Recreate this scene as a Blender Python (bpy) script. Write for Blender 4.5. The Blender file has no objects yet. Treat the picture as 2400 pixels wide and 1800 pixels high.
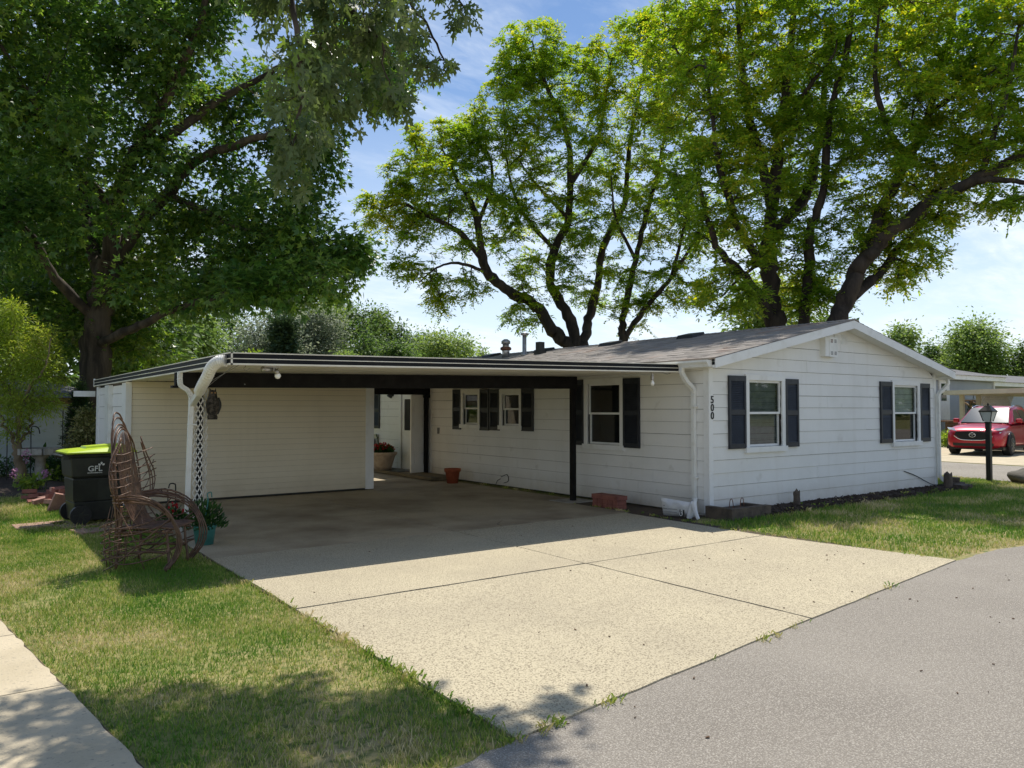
import bpy, bmesh, math, random
import numpy as np
from mathutils import Vector, Matrix
R_ = math.radians
random.seed(7); rng = np.random.default_rng(7)
sc = bpy.context.scene
COL = sc.collection

# ---------------------------------------------------------------- camera, sky, sun, exposure
CAM_H = 1.6; FPX = 1800.0; HZ = 958.0; YAW = 54.0
PITCH = math.atan((HZ - 900) / FPX)
cd = bpy.data.cameras.new('camera'); cam = bpy.data.objects.new('camera', cd); COL.objects.link(cam)
cam.location = (0, 0, CAM_H); cam.rotation_euler = (R_(90) + PITCH, 0, R_(YAW - 90))
cd.sensor_fit = 'HORIZONTAL'; cd.sensor_width = 36; cd.lens = 36 * FPX / 2400
cd.clip_start = 0.05; cd.clip_end = 3000
sc.camera = cam
SUN_AZ = R_(36.9); SUN_EL = R_(61.2)          # direction towards the sun, azimuth from +X
wd = bpy.data.worlds.new('World'); sc.world = wd; wd.use_nodes = True
def build_world():
    nt = wd.node_tree; N = nt.nodes; L = nt.links; N.clear()
    out = N.new('ShaderNodeOutputWorld'); bg = N.new('ShaderNodeBackground')
    sky = N.new('ShaderNodeTexSky'); sky.sky_type = 'NISHITA'; sky.sun_disc = False
    sky.sun_elevation = SUN_EL; sky.sun_rotation = R_(90) - SUN_AZ
    sky.air_density = 1.0; sky.dust_density = 0.05; sky.ozone_density = 4.0; sky.altitude = 100
    # thin cirrus: noise on the direction projected to a plane overhead
    tc = N.new('ShaderNodeTexCoord'); sep = N.new('ShaderNodeSeparateXYZ'); L.new(tc.outputs['Generated'], sep.inputs[0])
    zc = N.new('ShaderNodeMath'); zc.operation = 'MAXIMUM'; zc.inputs[1].default_value = 0.0; L.new(sep.outputs[2], zc.inputs[0])
    za = N.new('ShaderNodeMath'); za.operation = 'ADD'; za.inputs[1].default_value = 0.18; L.new(zc.outputs[0], za.inputs[0])
    dv = N.new('ShaderNodeVectorMath'); dv.operation = 'DIVIDE'; cmb = N.new('ShaderNodeCombineXYZ')
    for i in range(3): L.new(za.outputs[0], cmb.inputs[i])
    L.new(tc.outputs['Generated'], dv.inputs[0]); L.new(cmb.outputs[0], dv.inputs[1])
    mp = N.new('ShaderNodeMapping'); mp.inputs['Rotation'].default_value = (0, 0, R_(28)); mp.inputs['Scale'].default_value = (1.0, 2.3, 0.0)
    L.new(dv.outputs[0], mp.inputs[0])
    n1 = N.new('ShaderNodeTexNoise'); n1.inputs['Scale'].default_value = 1.1; n1.inputs['Detail'].default_value = 9; n1.inputs['Roughness'].default_value = 0.62; n1.inputs['Distortion'].default_value = 0.5
    L.new(mp.outputs[0], n1.inputs[0])
    n2 = N.new('ShaderNodeTexNoise'); n2.inputs['Scale'].default_value = 9.0; n2.inputs['Detail'].default_value = 5; n2.inputs['Roughness'].default_value = 0.6; n2.inputs['Distortion'].default_value = 1.0
    L.new(mp.outputs[0], n2.inputs[0])
    r1 = N.new('ShaderNodeMapRange'); r1.inputs[1].default_value = 0.44; r1.inputs[2].default_value = 0.76; L.new(n1.outputs[0], r1.inputs[0])
    r2 = N.new('ShaderNodeMapRange'); r2.inputs[1].default_value = 0.30; r2.inputs[2].default_value = 0.75; r2.inputs[3].default_value = 0.35; L.new(n2.outputs[0], r2.inputs[0])
    # more veil towards the horizon
    rh = N.new('ShaderNodeMapRange'); rh.inputs[1].default_value = 0.40; rh.inputs[2].default_value = 0.02; rh.inputs[3].default_value = 0.0; rh.inputs[4].default_value = 0.80; L.new(zc.outputs[0], rh.inputs[0])
    m1 = N.new('ShaderNodeMath'); m1.operation = 'MULTIPLY'; L.new(r1.outputs[0], m1.inputs[0]); L.new(r2.outputs[0], m1.inputs[1])
    m2 = N.new('ShaderNodeMath'); m2.operation = 'ADD'; m2.use_clamp = True; L.new(m1.outputs[0], m2.inputs[0]); L.new(rh.outputs[0], m2.inputs[1])
    m3 = N.new('ShaderNodeMath'); m3.operation = 'MULTIPLY'; m3.inputs[1].default_value = 0.85; L.new(m2.outputs[0], m3.inputs[0])
    mix = N.new('ShaderNodeMix'); mix.data_type = 'RGBA'; L.new(m3.outputs[0], mix.inputs[0]); L.new(sky.outputs[0], mix.inputs[6]); mix.inputs[7].default_value = (7.8, 8.4, 9.0, 1)
    L.new(mix.outputs[2], bg.inputs[0]); bg.inputs[1].default_value = 0.12; L.new(bg.outputs[0], out.inputs[0])
build_world()
sl = bpy.data.lights.new('sun', 'SUN'); sl.energy = 5.0; sl.angle = R_(0.53); sl.color = (1.0, 0.95, 0.86)
sun = bpy.data.objects.new('sun', sl); COL.objects.link(sun); sun.location = (10, 8, 30)
sd = Vector((math.cos(SUN_AZ) * math.cos(SUN_EL), math.sin(SUN_AZ) * math.cos(SUN_EL), math.sin(SUN_EL)))
sun.rotation_euler = sd.to_track_quat('Z', 'Y').to_euler()
vs = sc.view_settings; vs.view_transform = 'Standard'; vs.look = 'None'; vs.exposure = 0.14; vs.gamma = 1.0
vs.use_curve_mapping = False
cy = sc.cycles; cy.max_bounces = 10; cy.transparent_max_bounces = 12; cy.diffuse_bounces = 5; cy.use_denoising = True
cy.caustics_reflective = False; cy.caustics_refractive = False; cy.sample_clamp_indirect = 6

# ---------------------------------------------------------------- pixel -> direction (only a direction; depth comes from what a thing stands on)
th = R_(YAW)
F0 = np.array([math.cos(th), math.sin(th), 0]); RV = np.array([math.sin(th), -math.cos(th), 0]); ZV = np.array([0, 0, 1.])
FV = F0 * math.cos(PITCH) + ZV * math.sin(PITCH); UV = ZV * math.cos(PITCH) - F0 * math.sin(PITCH); CP = np.array([0, 0, CAM_H])
KD = 2400 / 2212
def ray(x, y): return FV + RV * (x * KD - 1200) / FPX - UV * (y * KD - 900) / FPX
def at(x, y, D): return CP + ray(x, y) * D
def ground(x, y, z=0.0):
    d = ray(x, y); return CP + d * (z - CAM_H) / d[2]

# ---------------------------------------------------------------- materials
MATS = {}
def rgba(c): return (c[0], c[1], c[2], 1)
def pm(name, c, rough=.6, c2=None, sc1=6., mixr=(.4, .65), spec=.35, bump=0., bsc=40., metal=0., c3=None, sc3=60., r3=(.55, .7), coat=0., stretch=None, detail=4, trans=0., emis=None, splash=None):
    """procedural Principled material on world position: c, patches of c2, specks of c3"""
    m = bpy.data.materials.new(name); m.use_nodes = True; nt = m.node_tree; N = nt.nodes; L = nt.links
    b = N['Principled BSDF']; b.inputs['Roughness'].default_value = rough; b.inputs['Specular IOR Level'].default_value = spec
    b.inputs['Metallic'].default_value = metal; b.inputs['Coat Weight'].default_value = coat; b.inputs['Coat Roughness'].default_value = .05
    b.inputs['Base Color'].default_value = rgba(c)
    g = N.new('ShaderNodeNewGeometry'); pos = g.outputs['Position']
    if stretch:
        mp = N.new('ShaderNodeMapping'); mp.inputs['Scale'].default_value = stretch; L.new(pos, mp.inputs[0]); pos = mp.outputs[0]
    cur = None
    def layer(cur, col, s, rr, det):
        n = N.new('ShaderNodeTexNoise'); n.inputs['Scale'].default_value = s; n.inputs['Detail'].default_value = det; n.inputs['Roughness'].default_value = .6
        L.new(pos, n.inputs[0]); r = N.new('ShaderNodeMapRange'); r.inputs[1].default_value = rr[0]; r.inputs[2].default_value = rr[1]; L.new(n.outputs[0], r.inputs[0])
        mx = N.new('ShaderNodeMix'); mx.data_type = 'RGBA'; L.new(r.outputs[0], mx.inputs[0])
        if cur is None: mx.inputs[6].default_value = rgba(c)
        else: L.new(cur, mx.inputs[6])
        mx.inputs[7].default_value = rgba(col); return mx.outputs[2]
    if c2 is not None: cur = layer(cur, c2, sc1, mixr, detail)
    if c3 is not None: cur = layer(cur, c3, sc3, r3, 2)
    if splash:      # dirt thrown up from the ground and rain streaks
        sp = N.new('ShaderNodeSeparateXYZ'); L.new(g.outputs['Position'], sp.inputs[0]); zr = N.new('ShaderNodeMapRange'); zr.inputs[1].default_value = .42; zr.inputs[2].default_value = .02; L.new(sp.outputs[2], zr.inputs[0])
        n = N.new('ShaderNodeTexNoise'); n.inputs['Scale'].default_value = 3.5; n.inputs['Detail'].default_value = 6; n.inputs['Roughness'].default_value = .7; L.new(g.outputs['Position'], n.inputs[0])
        mp2 = N.new('ShaderNodeMapping'); mp2.inputs['Scale'].default_value = (4, 4, .25); L.new(g.outputs['Position'], mp2.inputs[0]); n3 = N.new('ShaderNodeTexNoise'); n3.inputs['Scale'].default_value = 1.6; n3.inputs['Detail'].default_value = 4; L.new(mp2.outputs[0], n3.inputs[0])
        st = N.new('ShaderNodeMapRange'); st.inputs[1].default_value = .56; st.inputs[2].default_value = .82; st.inputs[4].default_value = .14; L.new(n3.outputs[0], st.inputs[0])
        mu = N.new('ShaderNodeMath'); mu.operation = 'MULTIPLY'; L.new(zr.outputs[0], mu.inputs[0]); L.new(n.outputs[0], mu.inputs[1]); ad = N.new('ShaderNodeMath'); ad.operation = 'ADD'; ad.use_clamp = True; L.new(mu.outputs[0], ad.inputs[0]); L.new(st.outputs[0], ad.inputs[1])
        mx = N.new('ShaderNodeMix'); mx.data_type = 'RGBA'; L.new(ad.outputs[0], mx.inputs[0]); L.new(cur, mx.inputs[6]); mx.inputs[7].default_value = rgba(splash); cur = mx.outputs[2]
    if cur is not None: L.new(cur, b.inputs['Base Color'])
    if bump:
        n = N.new('ShaderNodeTexNoise'); n.inputs['Scale'].default_value = bsc; n.inputs['Detail'].default_value = 3; L.new(pos, n.inputs[0])
        bp = N.new('ShaderNodeBump'); bp.inputs['Strength'].default_value = bump; bp.inputs['Distance'].default_value = .02; L.new(n.outputs[0], bp.inputs['Height']); L.new(bp.outputs[0], b.inputs['Normal'])
    if emis: b.inputs['Emission Color'].default_value = rgba(emis[0]); b.inputs['Emission Strength'].default_value = emis[1]
    MATS[name] = m; return m
def leafmat(name, c, c2, c3, tl=.45, rough=.45, psc=.35, spec=.4):
    """leaf: diffuse/gloss plus light let through; 'rnd' attribute varies each leaf between c and c2, a few c3; slow drift by position"""
    m = bpy.data.materials.new(name); m.use_nodes = True; nt = m.node_tree; N = nt.nodes; L = nt.links
    b = N['Principled BSDF']; b.inputs['Roughness'].default_value = rough; b.inputs['Specular IOR Level'].default_value = spec
    a = N.new('ShaderNodeAttribute'); a.attribute_name = 'rnd'
    cr = N.new('ShaderNodeValToRGB'); e = cr.color_ramp.elements
    e[0].position = 0; e[0].color = rgba(c); e[1].position = .8; e[1].color = rgba(c2); k = e.new(.97); k.color = rgba(c3)
    g = N.new('ShaderNodeNewGeometry'); n = N.new('ShaderNodeTexNoise'); n.inputs['Scale'].default_value = psc; n.inputs['Detail'].default_value = 3; L.new(g.outputs['Position'], n.inputs[0])
    ad = N.new('ShaderNodeMath'); ad.operation = 'MULTIPLY_ADD'; L.new(n.outputs[0], ad.inputs[0]); ad.inputs[1].default_value = 1.6; ad.inputs[2].default_value = -.8
    s = N.new('ShaderNodeMath'); s.operation = 'ADD'; s.use_clamp = True; L.new(a.outputs['Fac'], s.inputs[0]); L.new(ad.outputs[0], s.inputs[1]); L.new(s.outputs[0], cr.inputs[0])
    L.new(cr.outputs[0], b.inputs['Base Color'])
    t = N.new('ShaderNodeBsdfTranslucent'); hs = N.new('ShaderNodeHueSaturation'); hs.inputs['Hue'].default_value = .485; hs.inputs['Saturation'].default_value = 1.1; hs.inputs['Value'].default_value = 1.9
    L.new(cr.outputs[0], hs.inputs['Color']); L.new(hs.outputs[0], t.inputs['Color'])
    mx = N.new('ShaderNodeMixShader'); mx.inputs[0].default_value = tl; L.new(b.outputs[0], mx.inputs[1]); L.new(t.outputs[0], mx.inputs[2]); L.new(mx.outputs[0], N['Material Output'].inputs[0])
    MATS[name] = m; return m
def glassmat(name, tint=(.9, .95, .95), refl=.9, rough=.02):
    m = bpy.data.materials.new(name); m.use_nodes = True; nt = m.node_tree; N = nt.nodes; L = nt.links
    N.remove(N['Principled BSDF']); t = N.new('ShaderNodeBsdfTransparent'); t.inputs[0].default_value = rgba(tint)
    gl = N.new('ShaderNodeBsdfGlossy'); gl.inputs['Roughness'].default_value = rough; gl.inputs[0].default_value = (refl, refl, refl, 1)
    fr = N.new('ShaderNodeFresnel'); fr.inputs[0].default_value = 1.6
    ge = N.new('ShaderNodeNewGeometry'); iv = N.new('ShaderNodeMath'); iv.operation = 'MULTIPLY_ADD'; iv.inputs[1].default_value = -1; iv.inputs[2].default_value = 1; L.new(ge.outputs['Backfacing'], iv.inputs[0])
    mu = N.new('ShaderNodeMath'); mu.operation = 'MULTIPLY'; L.new(fr.outputs[0], mu.inputs[0]); L.new(iv.outputs[0], mu.inputs[1])   # one reflection per sheet of glass
    mx = N.new('ShaderNodeMixShader'); L.new(mu.outputs[0], mx.inputs[0]); L.new(t.outputs[0], mx.inputs[1]); L.new(gl.outputs[0], mx.inputs[2]); L.new(mx.outputs[0], N['Material Output'].inputs[0])
    MATS[name] = m; return m

pm('siding', (.80, .79, .76), .5, c2=(.72, .71, .67), sc1=1.3, mixr=(.45, .8), bump=.04, bsc=18, c3=(.55, .53, .48), sc3=3.2, r3=(.66, .9), splash=(.44, .38, .28))
pm('shed_siding', (.78, .70, .54), .5, c2=(.70, .62, .46), sc1=1.0, mixr=(.45, .8), bump=.03, bsc=18, splash=(.46, .38, .25))
pm('white_trim', (.80, .80, .78), .45, c2=(.68, .67, .63), sc1=4, mixr=(.5, .8))
pm('gutter_white', (.78, .78, .74), .35, c2=(.60, .57, .50), sc1=5, mixr=(.5, .85))
pm('gutter_dirty', (.70, .66, .60), .45, c2=(.26, .19, .15), sc1=4, mixr=(.38, .6), stretch=(1, 1, .2))
pm('black_wood', (.009, .008, .008), .6, c2=(.016, .015, .014), sc1=7, spec=.15, c3=(.30, .30, .30), sc3=9, r3=(.78, .8))
pm('black_band', (.009, .010, .012), .55, c2=(.016, .016, .016), sc1=5, spec=.15)
pm('shutter_black', (.018, .021, .028), .45, c2=(.028, .032, .04), sc1=8)
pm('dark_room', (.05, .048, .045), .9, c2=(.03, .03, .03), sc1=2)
pm('blind', (.62, .60, .56), .6, c2=(.5, .48, .44), sc1=6)
pm('curtain_grey', (.20, .20, .20), .8, c2=(.15, .15, .15), sc1=8)
pm('block_grey', (.42, .40, .36), .85, c2=(.28, .26, .23), sc1=8, bump=.4, bsc=60)
pm('shingle_a', (.34, .305, .275), .9, c2=(.25, .225, .20), sc1=3, bump=.5, bsc=120, c3=(.36, .22, .16), sc3=1.1, r3=(.58, .78))
pm('black_plastic', (.018, .018, .018), .4, c2=(.03, .03, .028), sc1=8)
pm('metal_grey', (.42, .42, .42), .4, metal=.8, c2=(.30, .28, .26), sc1=9)
pm('rust', (.22, .09, .045), .8, c2=(.10, .06, .05), sc1=20)
pm('carport_metal', (.78, .74, .64), .45, c2=(.66, .61, .50), sc1=2)
pm('lap_shade_backing', (.05, .048, .042), .95)  # near-black backing: shade in the slots between boards is put into its colour
glassmat('pane_glass')
pm('number_black', (.015, .015, .015), .4)

# ---------------------------------------------------------------- mesh helpers
WLOC = {}
def tag(o, label=None, cat=None, group=None, kind=None):
    if label: o['label'] = label
    if cat: o['category'] = cat
    if group: o['group'] = group
    if kind: o['kind'] = kind
    return o
def empty(name, loc, label, cat, group=None):
    o = bpy.data.objects.new(name, None); COL.objects.link(o); o.location = loc; o.empty_display_size = .2
    WLOC[o.name] = Vector(loc); tag(o, label, cat, group); return o
def mk(name, V, Fc, mat, parent=None, smooth=False):
    V = np.asarray(V, dtype=float).reshape(-1, 3)
    o0 = Vector(((V[:, 0].min() + V[:, 0].max()) / 2, (V[:, 1].min() + V[:, 1].max()) / 2, V[:, 2].min()))
    me = bpy.data.meshes.new(name); me.from_pydata([tuple(p) for p in (V - np.array(o0))], [], [tuple(int(i) for i in f) for f in Fc])
    me.materials.append(MATS[mat] if isinstance(mat, str) else mat)
    if smooth: me.polygons.foreach_set('use_smooth', [True] * len(me.polygons))
    me.update()
    o = bpy.data.objects.new(name, me); COL.objects.link(o)
    if parent is not None: o.parent = parent; o.location = o0 - WLOC[parent.name]
    else: o.location = o0
    WLOC[o.name] = o0; return o
def mk_np(name, V, tris, mat, parent=None, rnd=None, loc=(0, 0, 0), n=3):
    """big mesh straight from numpy arrays; faces all of n corners; rnd = one value per vertex"""
    V = np.asarray(V, dtype=np.float32).reshape(-1, 3) - np.array(loc, dtype=np.float32); tris = np.asarray(tris, dtype=np.int32).reshape(-1, n)
    me = bpy.data.meshes.new(name); me.vertices.add(len(V)); me.vertices.foreach_set('co', V.ravel())
    me.loops.add(tris.size); me.loops.foreach_set('vertex_index', tris.ravel())
    me.polygons.add(len(tris)); me.polygons.foreach_set('loop_start', np.arange(len(tris), dtype=np.int32) * n)
    if rnd is not None:
        a = me.attributes.new('rnd', 'FLOAT', 'POINT'); a.data.foreach_set('value', np.asarray(rnd, dtype=np.float32))
    me.materials.append(MATS[mat]); me.update(calc_edges=True)
    o = bpy.data.objects.new(name, me); COL.objects.link(o); o.location = loc
    if parent is not None: o.parent = parent; o.location = Vector(loc) - WLOC[parent.name]
    WLOC[o.name] = Vector(loc); return o
def catmull(pts, n=6):
    P = [np.array(p, dtype=float) for p in pts]; P = [2 * P[0] - P[1]] + P + [2 * P[-1] - P[-2]]; out = []
    for i in range(1, len(P) - 2):
        a, b, c, d = P[i - 1:i + 3]
        for k in range(n):
            t = k / n; out.append(.5 * ((2 * b) + (-a + c) * t + (2 * a - 5 * b + 4 * c - d) * t * t + (-a + 3 * b - 3 * c + d) * t ** 3))
    out.append(P[-2]); return np.array(out)
def tube_vf(path, rad, n=6, cap=True, flat=1.0, up=None):
    P = np.asarray(path, dtype=float); m = len(P); rad = np.broadcast_to(np.asarray(rad, dtype=float), (m,))
    T = np.gradient(P, axis=0); T /= np.linalg.norm(T, axis=1)[:, None] + 1e-12
    u = np.array(up if up is not None else ([0, 0, 1.] if abs(T[0][2]) < .9 else [1., 0, 0]), dtype=float)
    V = []; ang = np.arange(n) * 2 * math.pi / n + (math.pi / n if n == 4 else 0)
    for i in range(m):
        a = u - T[i] * (u @ T[i]); a /= np.linalg.norm(a) + 1e-12; b = np.cross(T[i], a); u = a
        V.append(P[i] + rad[i] * (np.cos(ang)[:, None] * a * flat + np.sin(ang)[:, None] * b))
    V = np.concatenate(V); Fc = [(i * n + j, i * n + (j + 1) % n, (i + 1) * n + (j + 1) % n, (i + 1) * n + j) for i in range(m - 1) for j in range(n)]
    if cap: Fc += [tuple(range(n - 1, -1, -1)), tuple(range((m - 1) * n, m * n))]
    return V, Fc
class MB:
    def __init__(s): s.V = []; s.F = []; s.n = 0
    def add(s, V, Fc):
        V = np.asarray(V, dtype=float).reshape(-1, 3); s.V.append(V); s.F += [tuple(i + s.n for i in f) for f in Fc]; s.n += len(V); return s
    def box(s, x0, x1, y0, y1, z0, z1):
        V = [(x, y, z) for z in (z0, z1) for y in (y0, y1) for x in (x0, x1)]
        return s.add(V, [(0, 2, 3, 1), (4, 5, 7, 6), (0, 1, 5, 4), (2, 6, 7, 3), (0, 4, 6, 2), (1, 3, 7, 5)])
    def hexa(s, b, t):   # 4 bottom corners, 4 top corners (counter-clockwise)
        return s.add(list(b) + list(t), [(3, 2, 1, 0), (4, 5, 6, 7), (0, 1, 5, 4), (1, 2, 6, 5), (2, 3, 7, 6), (3, 0, 4, 7)])
    def obox(s, c, sx, sy, sz, rot=None):
        V = np.array([(x * sx / 2, y * sy / 2, z * sz / 2) for z in (-1, 1) for y in (-1, 1) for x in (-1, 1)])
        if rot is not None: V = V @ np.array(rot).T
        return s.add(V + np.array(c), [(0, 2, 3, 1), (4, 5, 7, 6), (0, 1, 5, 4), (2, 6, 7, 3), (0, 4, 6, 2), (1, 3, 7, 5)])
    def tube(s, path, rad, n=6, cap=True, flat=1.0, up=None): return s.add(*tube_vf(path, rad, n, cap, flat, up))
    def lathe(s, prof, c=(0, 0, 0), n=16, cap=True):
        m = len(prof); V = [(c[0] + r * math.cos(2 * math.pi * j / n), c[1] + r * math.sin(2 * math.pi * j / n), c[2] + z) for r, z in prof for j in range(n)]
        Fc = [(i * n + j, i * n + (j + 1) % n, (i + 1) * n + (j + 1) % n, (i + 1) * n + j) for i in range(m - 1) for j in range(n)]
        if cap: Fc += [tuple(range(n - 1, -1, -1)), tuple(range((m - 1) * n, m * n))]
        return s.add(V, Fc)
    def build(s, name, mat, parent=None, smooth=False): return mk(name, np.concatenate(s.V), s.F, mat, parent, smooth)
def rotm(x=0, y=0, z=0): return np.array((Matrix.Rotation(z, 3, 'Z') @ Matrix.Rotation(y, 3, 'Y') @ Matrix.Rotation(x, 3, 'X')))
def text_vf(body, size, extrude=.003):
    c = bpy.data.curves.new('text', 'FONT'); c.body = body; c.size = size; c.extrude = extrude; c.offset = size * .012; c.align_x = 'CENTER'; c.resolution_u = 3
    o = bpy.data.objects.new('text', c); COL.objects.link(o)
    dg = bpy.context.evaluated_depsgraph_get(); me = bpy.data.meshes.new_from_object(o.evaluated_get(dg))
    V = np.array([v.co[:] for v in me.vertices]); Fc = [tuple(p.vertices) for p in me.polygons]
    bpy.data.objects.remove(o); bpy.data.curves.remove(c); bpy.data.meshes.remove(me); return V, Fc
def place(V, O, u, up, s=1.0):   # flat drawing (x,y,depth) -> world, x along u, y along up
    u = np.array(u, dtype=float); up = np.array(up, dtype=float); n = np.cross(u, up); V = np.asarray(V)
    return np.array(O) + V[:, :1] * u * s + V[:, 1:2] * up * s + V[:, 2:3] * n
# ---------------------------------------------------------------- walls of lapped boards
def cells(u0, u1, z0, z1, holes):
    us = sorted({u0, u1} | {min(max(h[i], u0), u1) for h in holes for i in (0, 1)}); zs = sorted({z0, z1} | {min(max(h[i], z0), z1) for h in holes for i in (2, 3)})
    return [(a, b, c, d) for a, b in zip(us, us[1:]) for c, d in zip(zs, zs[1:]) if not any(h[0] < (a + b) / 2 < h[1] and h[2] < (c + d) / 2 < h[3] for h in holes)]
def wallpt(O, u, n, a, z, d): return np.array(O, dtype=float) + np.array(u, dtype=float) * a + np.array(n, dtype=float) * d + np.array([0, 0, z])
def slab(mb, O, u, n, a, b, z0, z1, d0, d1, aT=None, bT=None, d1T=None):
    aT = a if aT is None else aT; bT = b if bT is None else bT; d1T = d1 if d1T is None else d1T
    q = [wallpt(O, u, n, a, z0, d0), wallpt(O, u, n, b, z0, d0), wallpt(O, u, n, b, z0, d1), wallpt(O, u, n, a, z0, d1)]
    t = [wallpt(O, u, n, aT, z1, d0), wallpt(O, u, n, bT, z1, d0), wallpt(O, u, n, bT, z1, d1T), wallpt(O, u, n, aT, z1, d1T)]
    if np.dot(np.cross(q[1] - q[0], q[2] - q[1]), [0, 0, 1]) < 0: q = q[::-1]; t = t[::-1]
    mb.hexa(q, t)
def siding(parent, O, u, n, u0, u1, z0, z1, rh, holes, mat, jl=3.66, clip=None, lip=.028, seed=1, name='siding_board', gap=.0048):
    rs = random.Random(seed); i = 0; z = z0
    while z < z1 - .01:
        zt = min(z + rh, z1); rects = []
        a0, a1, b0, b1 = u0, u1, u0, u1
        if clip: (a0, a1), (b0, b1) = clip(z), clip(zt + .012)
        if a1 - a0 < .05: break
        hs = [h for h in holes if h[2] < zt - .002 and h[3] > z + .002]
        if not hs: rects = [(a0, a1, z, zt, b0, b1)]
        else:
            cuts = sorted([(h[0], h[1], h[2], h[3]) for h in hs]); cur = a0; curT = b0
            for h in cuts:
                if h[0] - cur > .01: rects.append((cur, h[0], z, zt, curT, h[0]))
                if h[2] > z + .01: rects.append((h[0], h[1], z, h[2], None, None))
                if h[3] < zt - .01: rects.append((h[0], h[1], h[3], zt, None, None))
                cur = curT = h[1]
            if a1 - cur > .01: rects.append((cur, a1, z, zt, curT, b1))
        off = rs.uniform(.6, jl)
        for (a, b, c, d, aT, bT) in rects:
            aT = a if aT is None else aT; bT = b if bT is None else bT
            js = [a] + [j for j in np.arange(u0 + off, u1, jl) if a + .15 < j < b - .15] + [b]
            for k in range(len(js) - 1):
                mb = MB(); p, q = js[k], js[k + 1]; dx = rs.uniform(-.001, .002)
                pT = aT if k == 0 else p; qT = bT if k == len(js) - 2 else q
                fr = lambda zz: lip - .011 * (zz - z) / (zt - z)
                dz = rs.uniform(-.0015, .0015) if d - c > .15 else 0
                slab(mb, O, u, n, p + (.0015 if k else 0), q - (.0015 if k < len(js) - 2 else 0), c + dz + gap, d + dz * .5, 0, fr(c) + dx, pT + (.0015 if k else 0), qT, fr(d) + dx)
                mb.build(name, mat, parent)
        z = zt; i += 1
def sheath(parent, O, u, n, u0, u1, z0, z1, holes, mat, name='wall', d0=-.10, d1=-.001):
    mb = MB()
    for a, b, c, d in cells(u0, u1, z0, z1, holes): slab(mb, O, u, n, a, b, c, d, d0, d1)
    return mb.build(name, mat, parent)
def window(parent, O, u, n, a, b, z0, z1, blind=None, cas=.09, name='window', sill=True, lab=None):
    """casing a..b, z0..z1 (outer); sash inside"""
    fl = lambda mb, *t: slab(mb, O, u, n, *t)
    m = MB(); fl(m, a, b, z1 - cas, z1, 0, .052); fl(m, a, a + cas, z0, z1 - cas, 0, .050); fl(m, b - cas, b, z0, z1 - cas, 0, .050)
    w = m.build(name, 'white_trim', parent)
    if lab: w['label'] = lab
    if sill: m = MB(); fl(m, a - .02, b + .02, z0 - .075, z0 + .01, 0, .075); m.build('sill', 'white_trim', w)
    ia, ib, i0, i1 = a + cas, b - cas, z0 + .012, z1 - cas; zm = (i0 + i1) / 2 - .01; t = .035
    def sash(p, q, r, s, d):
        m = MB(); fl(m, p, q, s - t, s, d, d + .022); fl(m, p, q, r, r + t, d, d + .022); fl(m, p, p + t, r + t, s - t, d, d + .022); fl(m, q - t, q, r + t, s - t, d, d + .022); m.build('sash', 'white_trim', w)
        m = MB(); fl(m, p + t - .004, q - t + .004, r + t - .004, s - t + .004, d + .006, d + .009); m.build('pane', 'pane_glass', w)
    sash(ia, ib, zm, i1, -.012); sash(ia, ib, i0, zm + t, -.04)
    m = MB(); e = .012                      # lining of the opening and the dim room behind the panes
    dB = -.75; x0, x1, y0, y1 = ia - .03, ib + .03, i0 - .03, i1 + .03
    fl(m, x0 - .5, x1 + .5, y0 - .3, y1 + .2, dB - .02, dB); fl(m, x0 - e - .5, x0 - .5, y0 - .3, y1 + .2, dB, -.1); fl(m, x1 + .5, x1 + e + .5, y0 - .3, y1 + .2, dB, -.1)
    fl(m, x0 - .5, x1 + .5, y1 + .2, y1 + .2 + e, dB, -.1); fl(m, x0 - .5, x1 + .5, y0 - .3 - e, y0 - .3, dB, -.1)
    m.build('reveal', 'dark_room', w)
    if blind:
        z = i1 - .03; m = MB(); k = 0; full, mat = blind
        while z > i1 - .03 - (i1 - i0 - .05) * full:
            wob = .006 * math.sin(k * 1.7); c = wallpt(O, u, n, (ia + ib) / 2, z + wob, -.066)
            uu = np.array(u, float); nn = np.array(n, float); tl = (nn * .011 + np.array([0, 0, .014]))
            hw = (ib - ia) / 2 - .01; q = [c - uu * hw - tl, c + uu * hw - tl, c + uu * hw + tl, c - uu * hw + tl]; dd = np.array([0, 0, .0015])
            m.hexa([p for p in q], [p + dd for p in q]); z -= .026; k += 1
        m.build('blind', mat, w)
    return w, (ia - .0, ib + .0, i0 - .02, i1 + .0)
def shutter(parent, O, u, n, a, b, z0, z1):
    m = MB(); fl = lambda *t: slab(m, O, u, n, *t); s = .045
    fl(a, b, z0, z1, .030, .038); fl(a, a + s, z0, z1, .038, .060); fl(b - s, b, z0, z1, .038, .060)
    zm = z0 + (z1 - z0) * .5
    for c, d in ((z0, z0 + .075), (zm - .04, zm + .04), (z1 - .085, z1)): fl(a + s, b - s, c, d, .038, .059)
    for c, d in ((z0 + .075, zm - .04), (zm + .04, z1 - .085)):
        z = c + .004
        while z < d - .02: slab(m, O, u, n, a + s, b - s, z, z + .024, .038, .056, d1T=.042); z += .0275
    m.build('shutter', 'shutter_black', parent)

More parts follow.
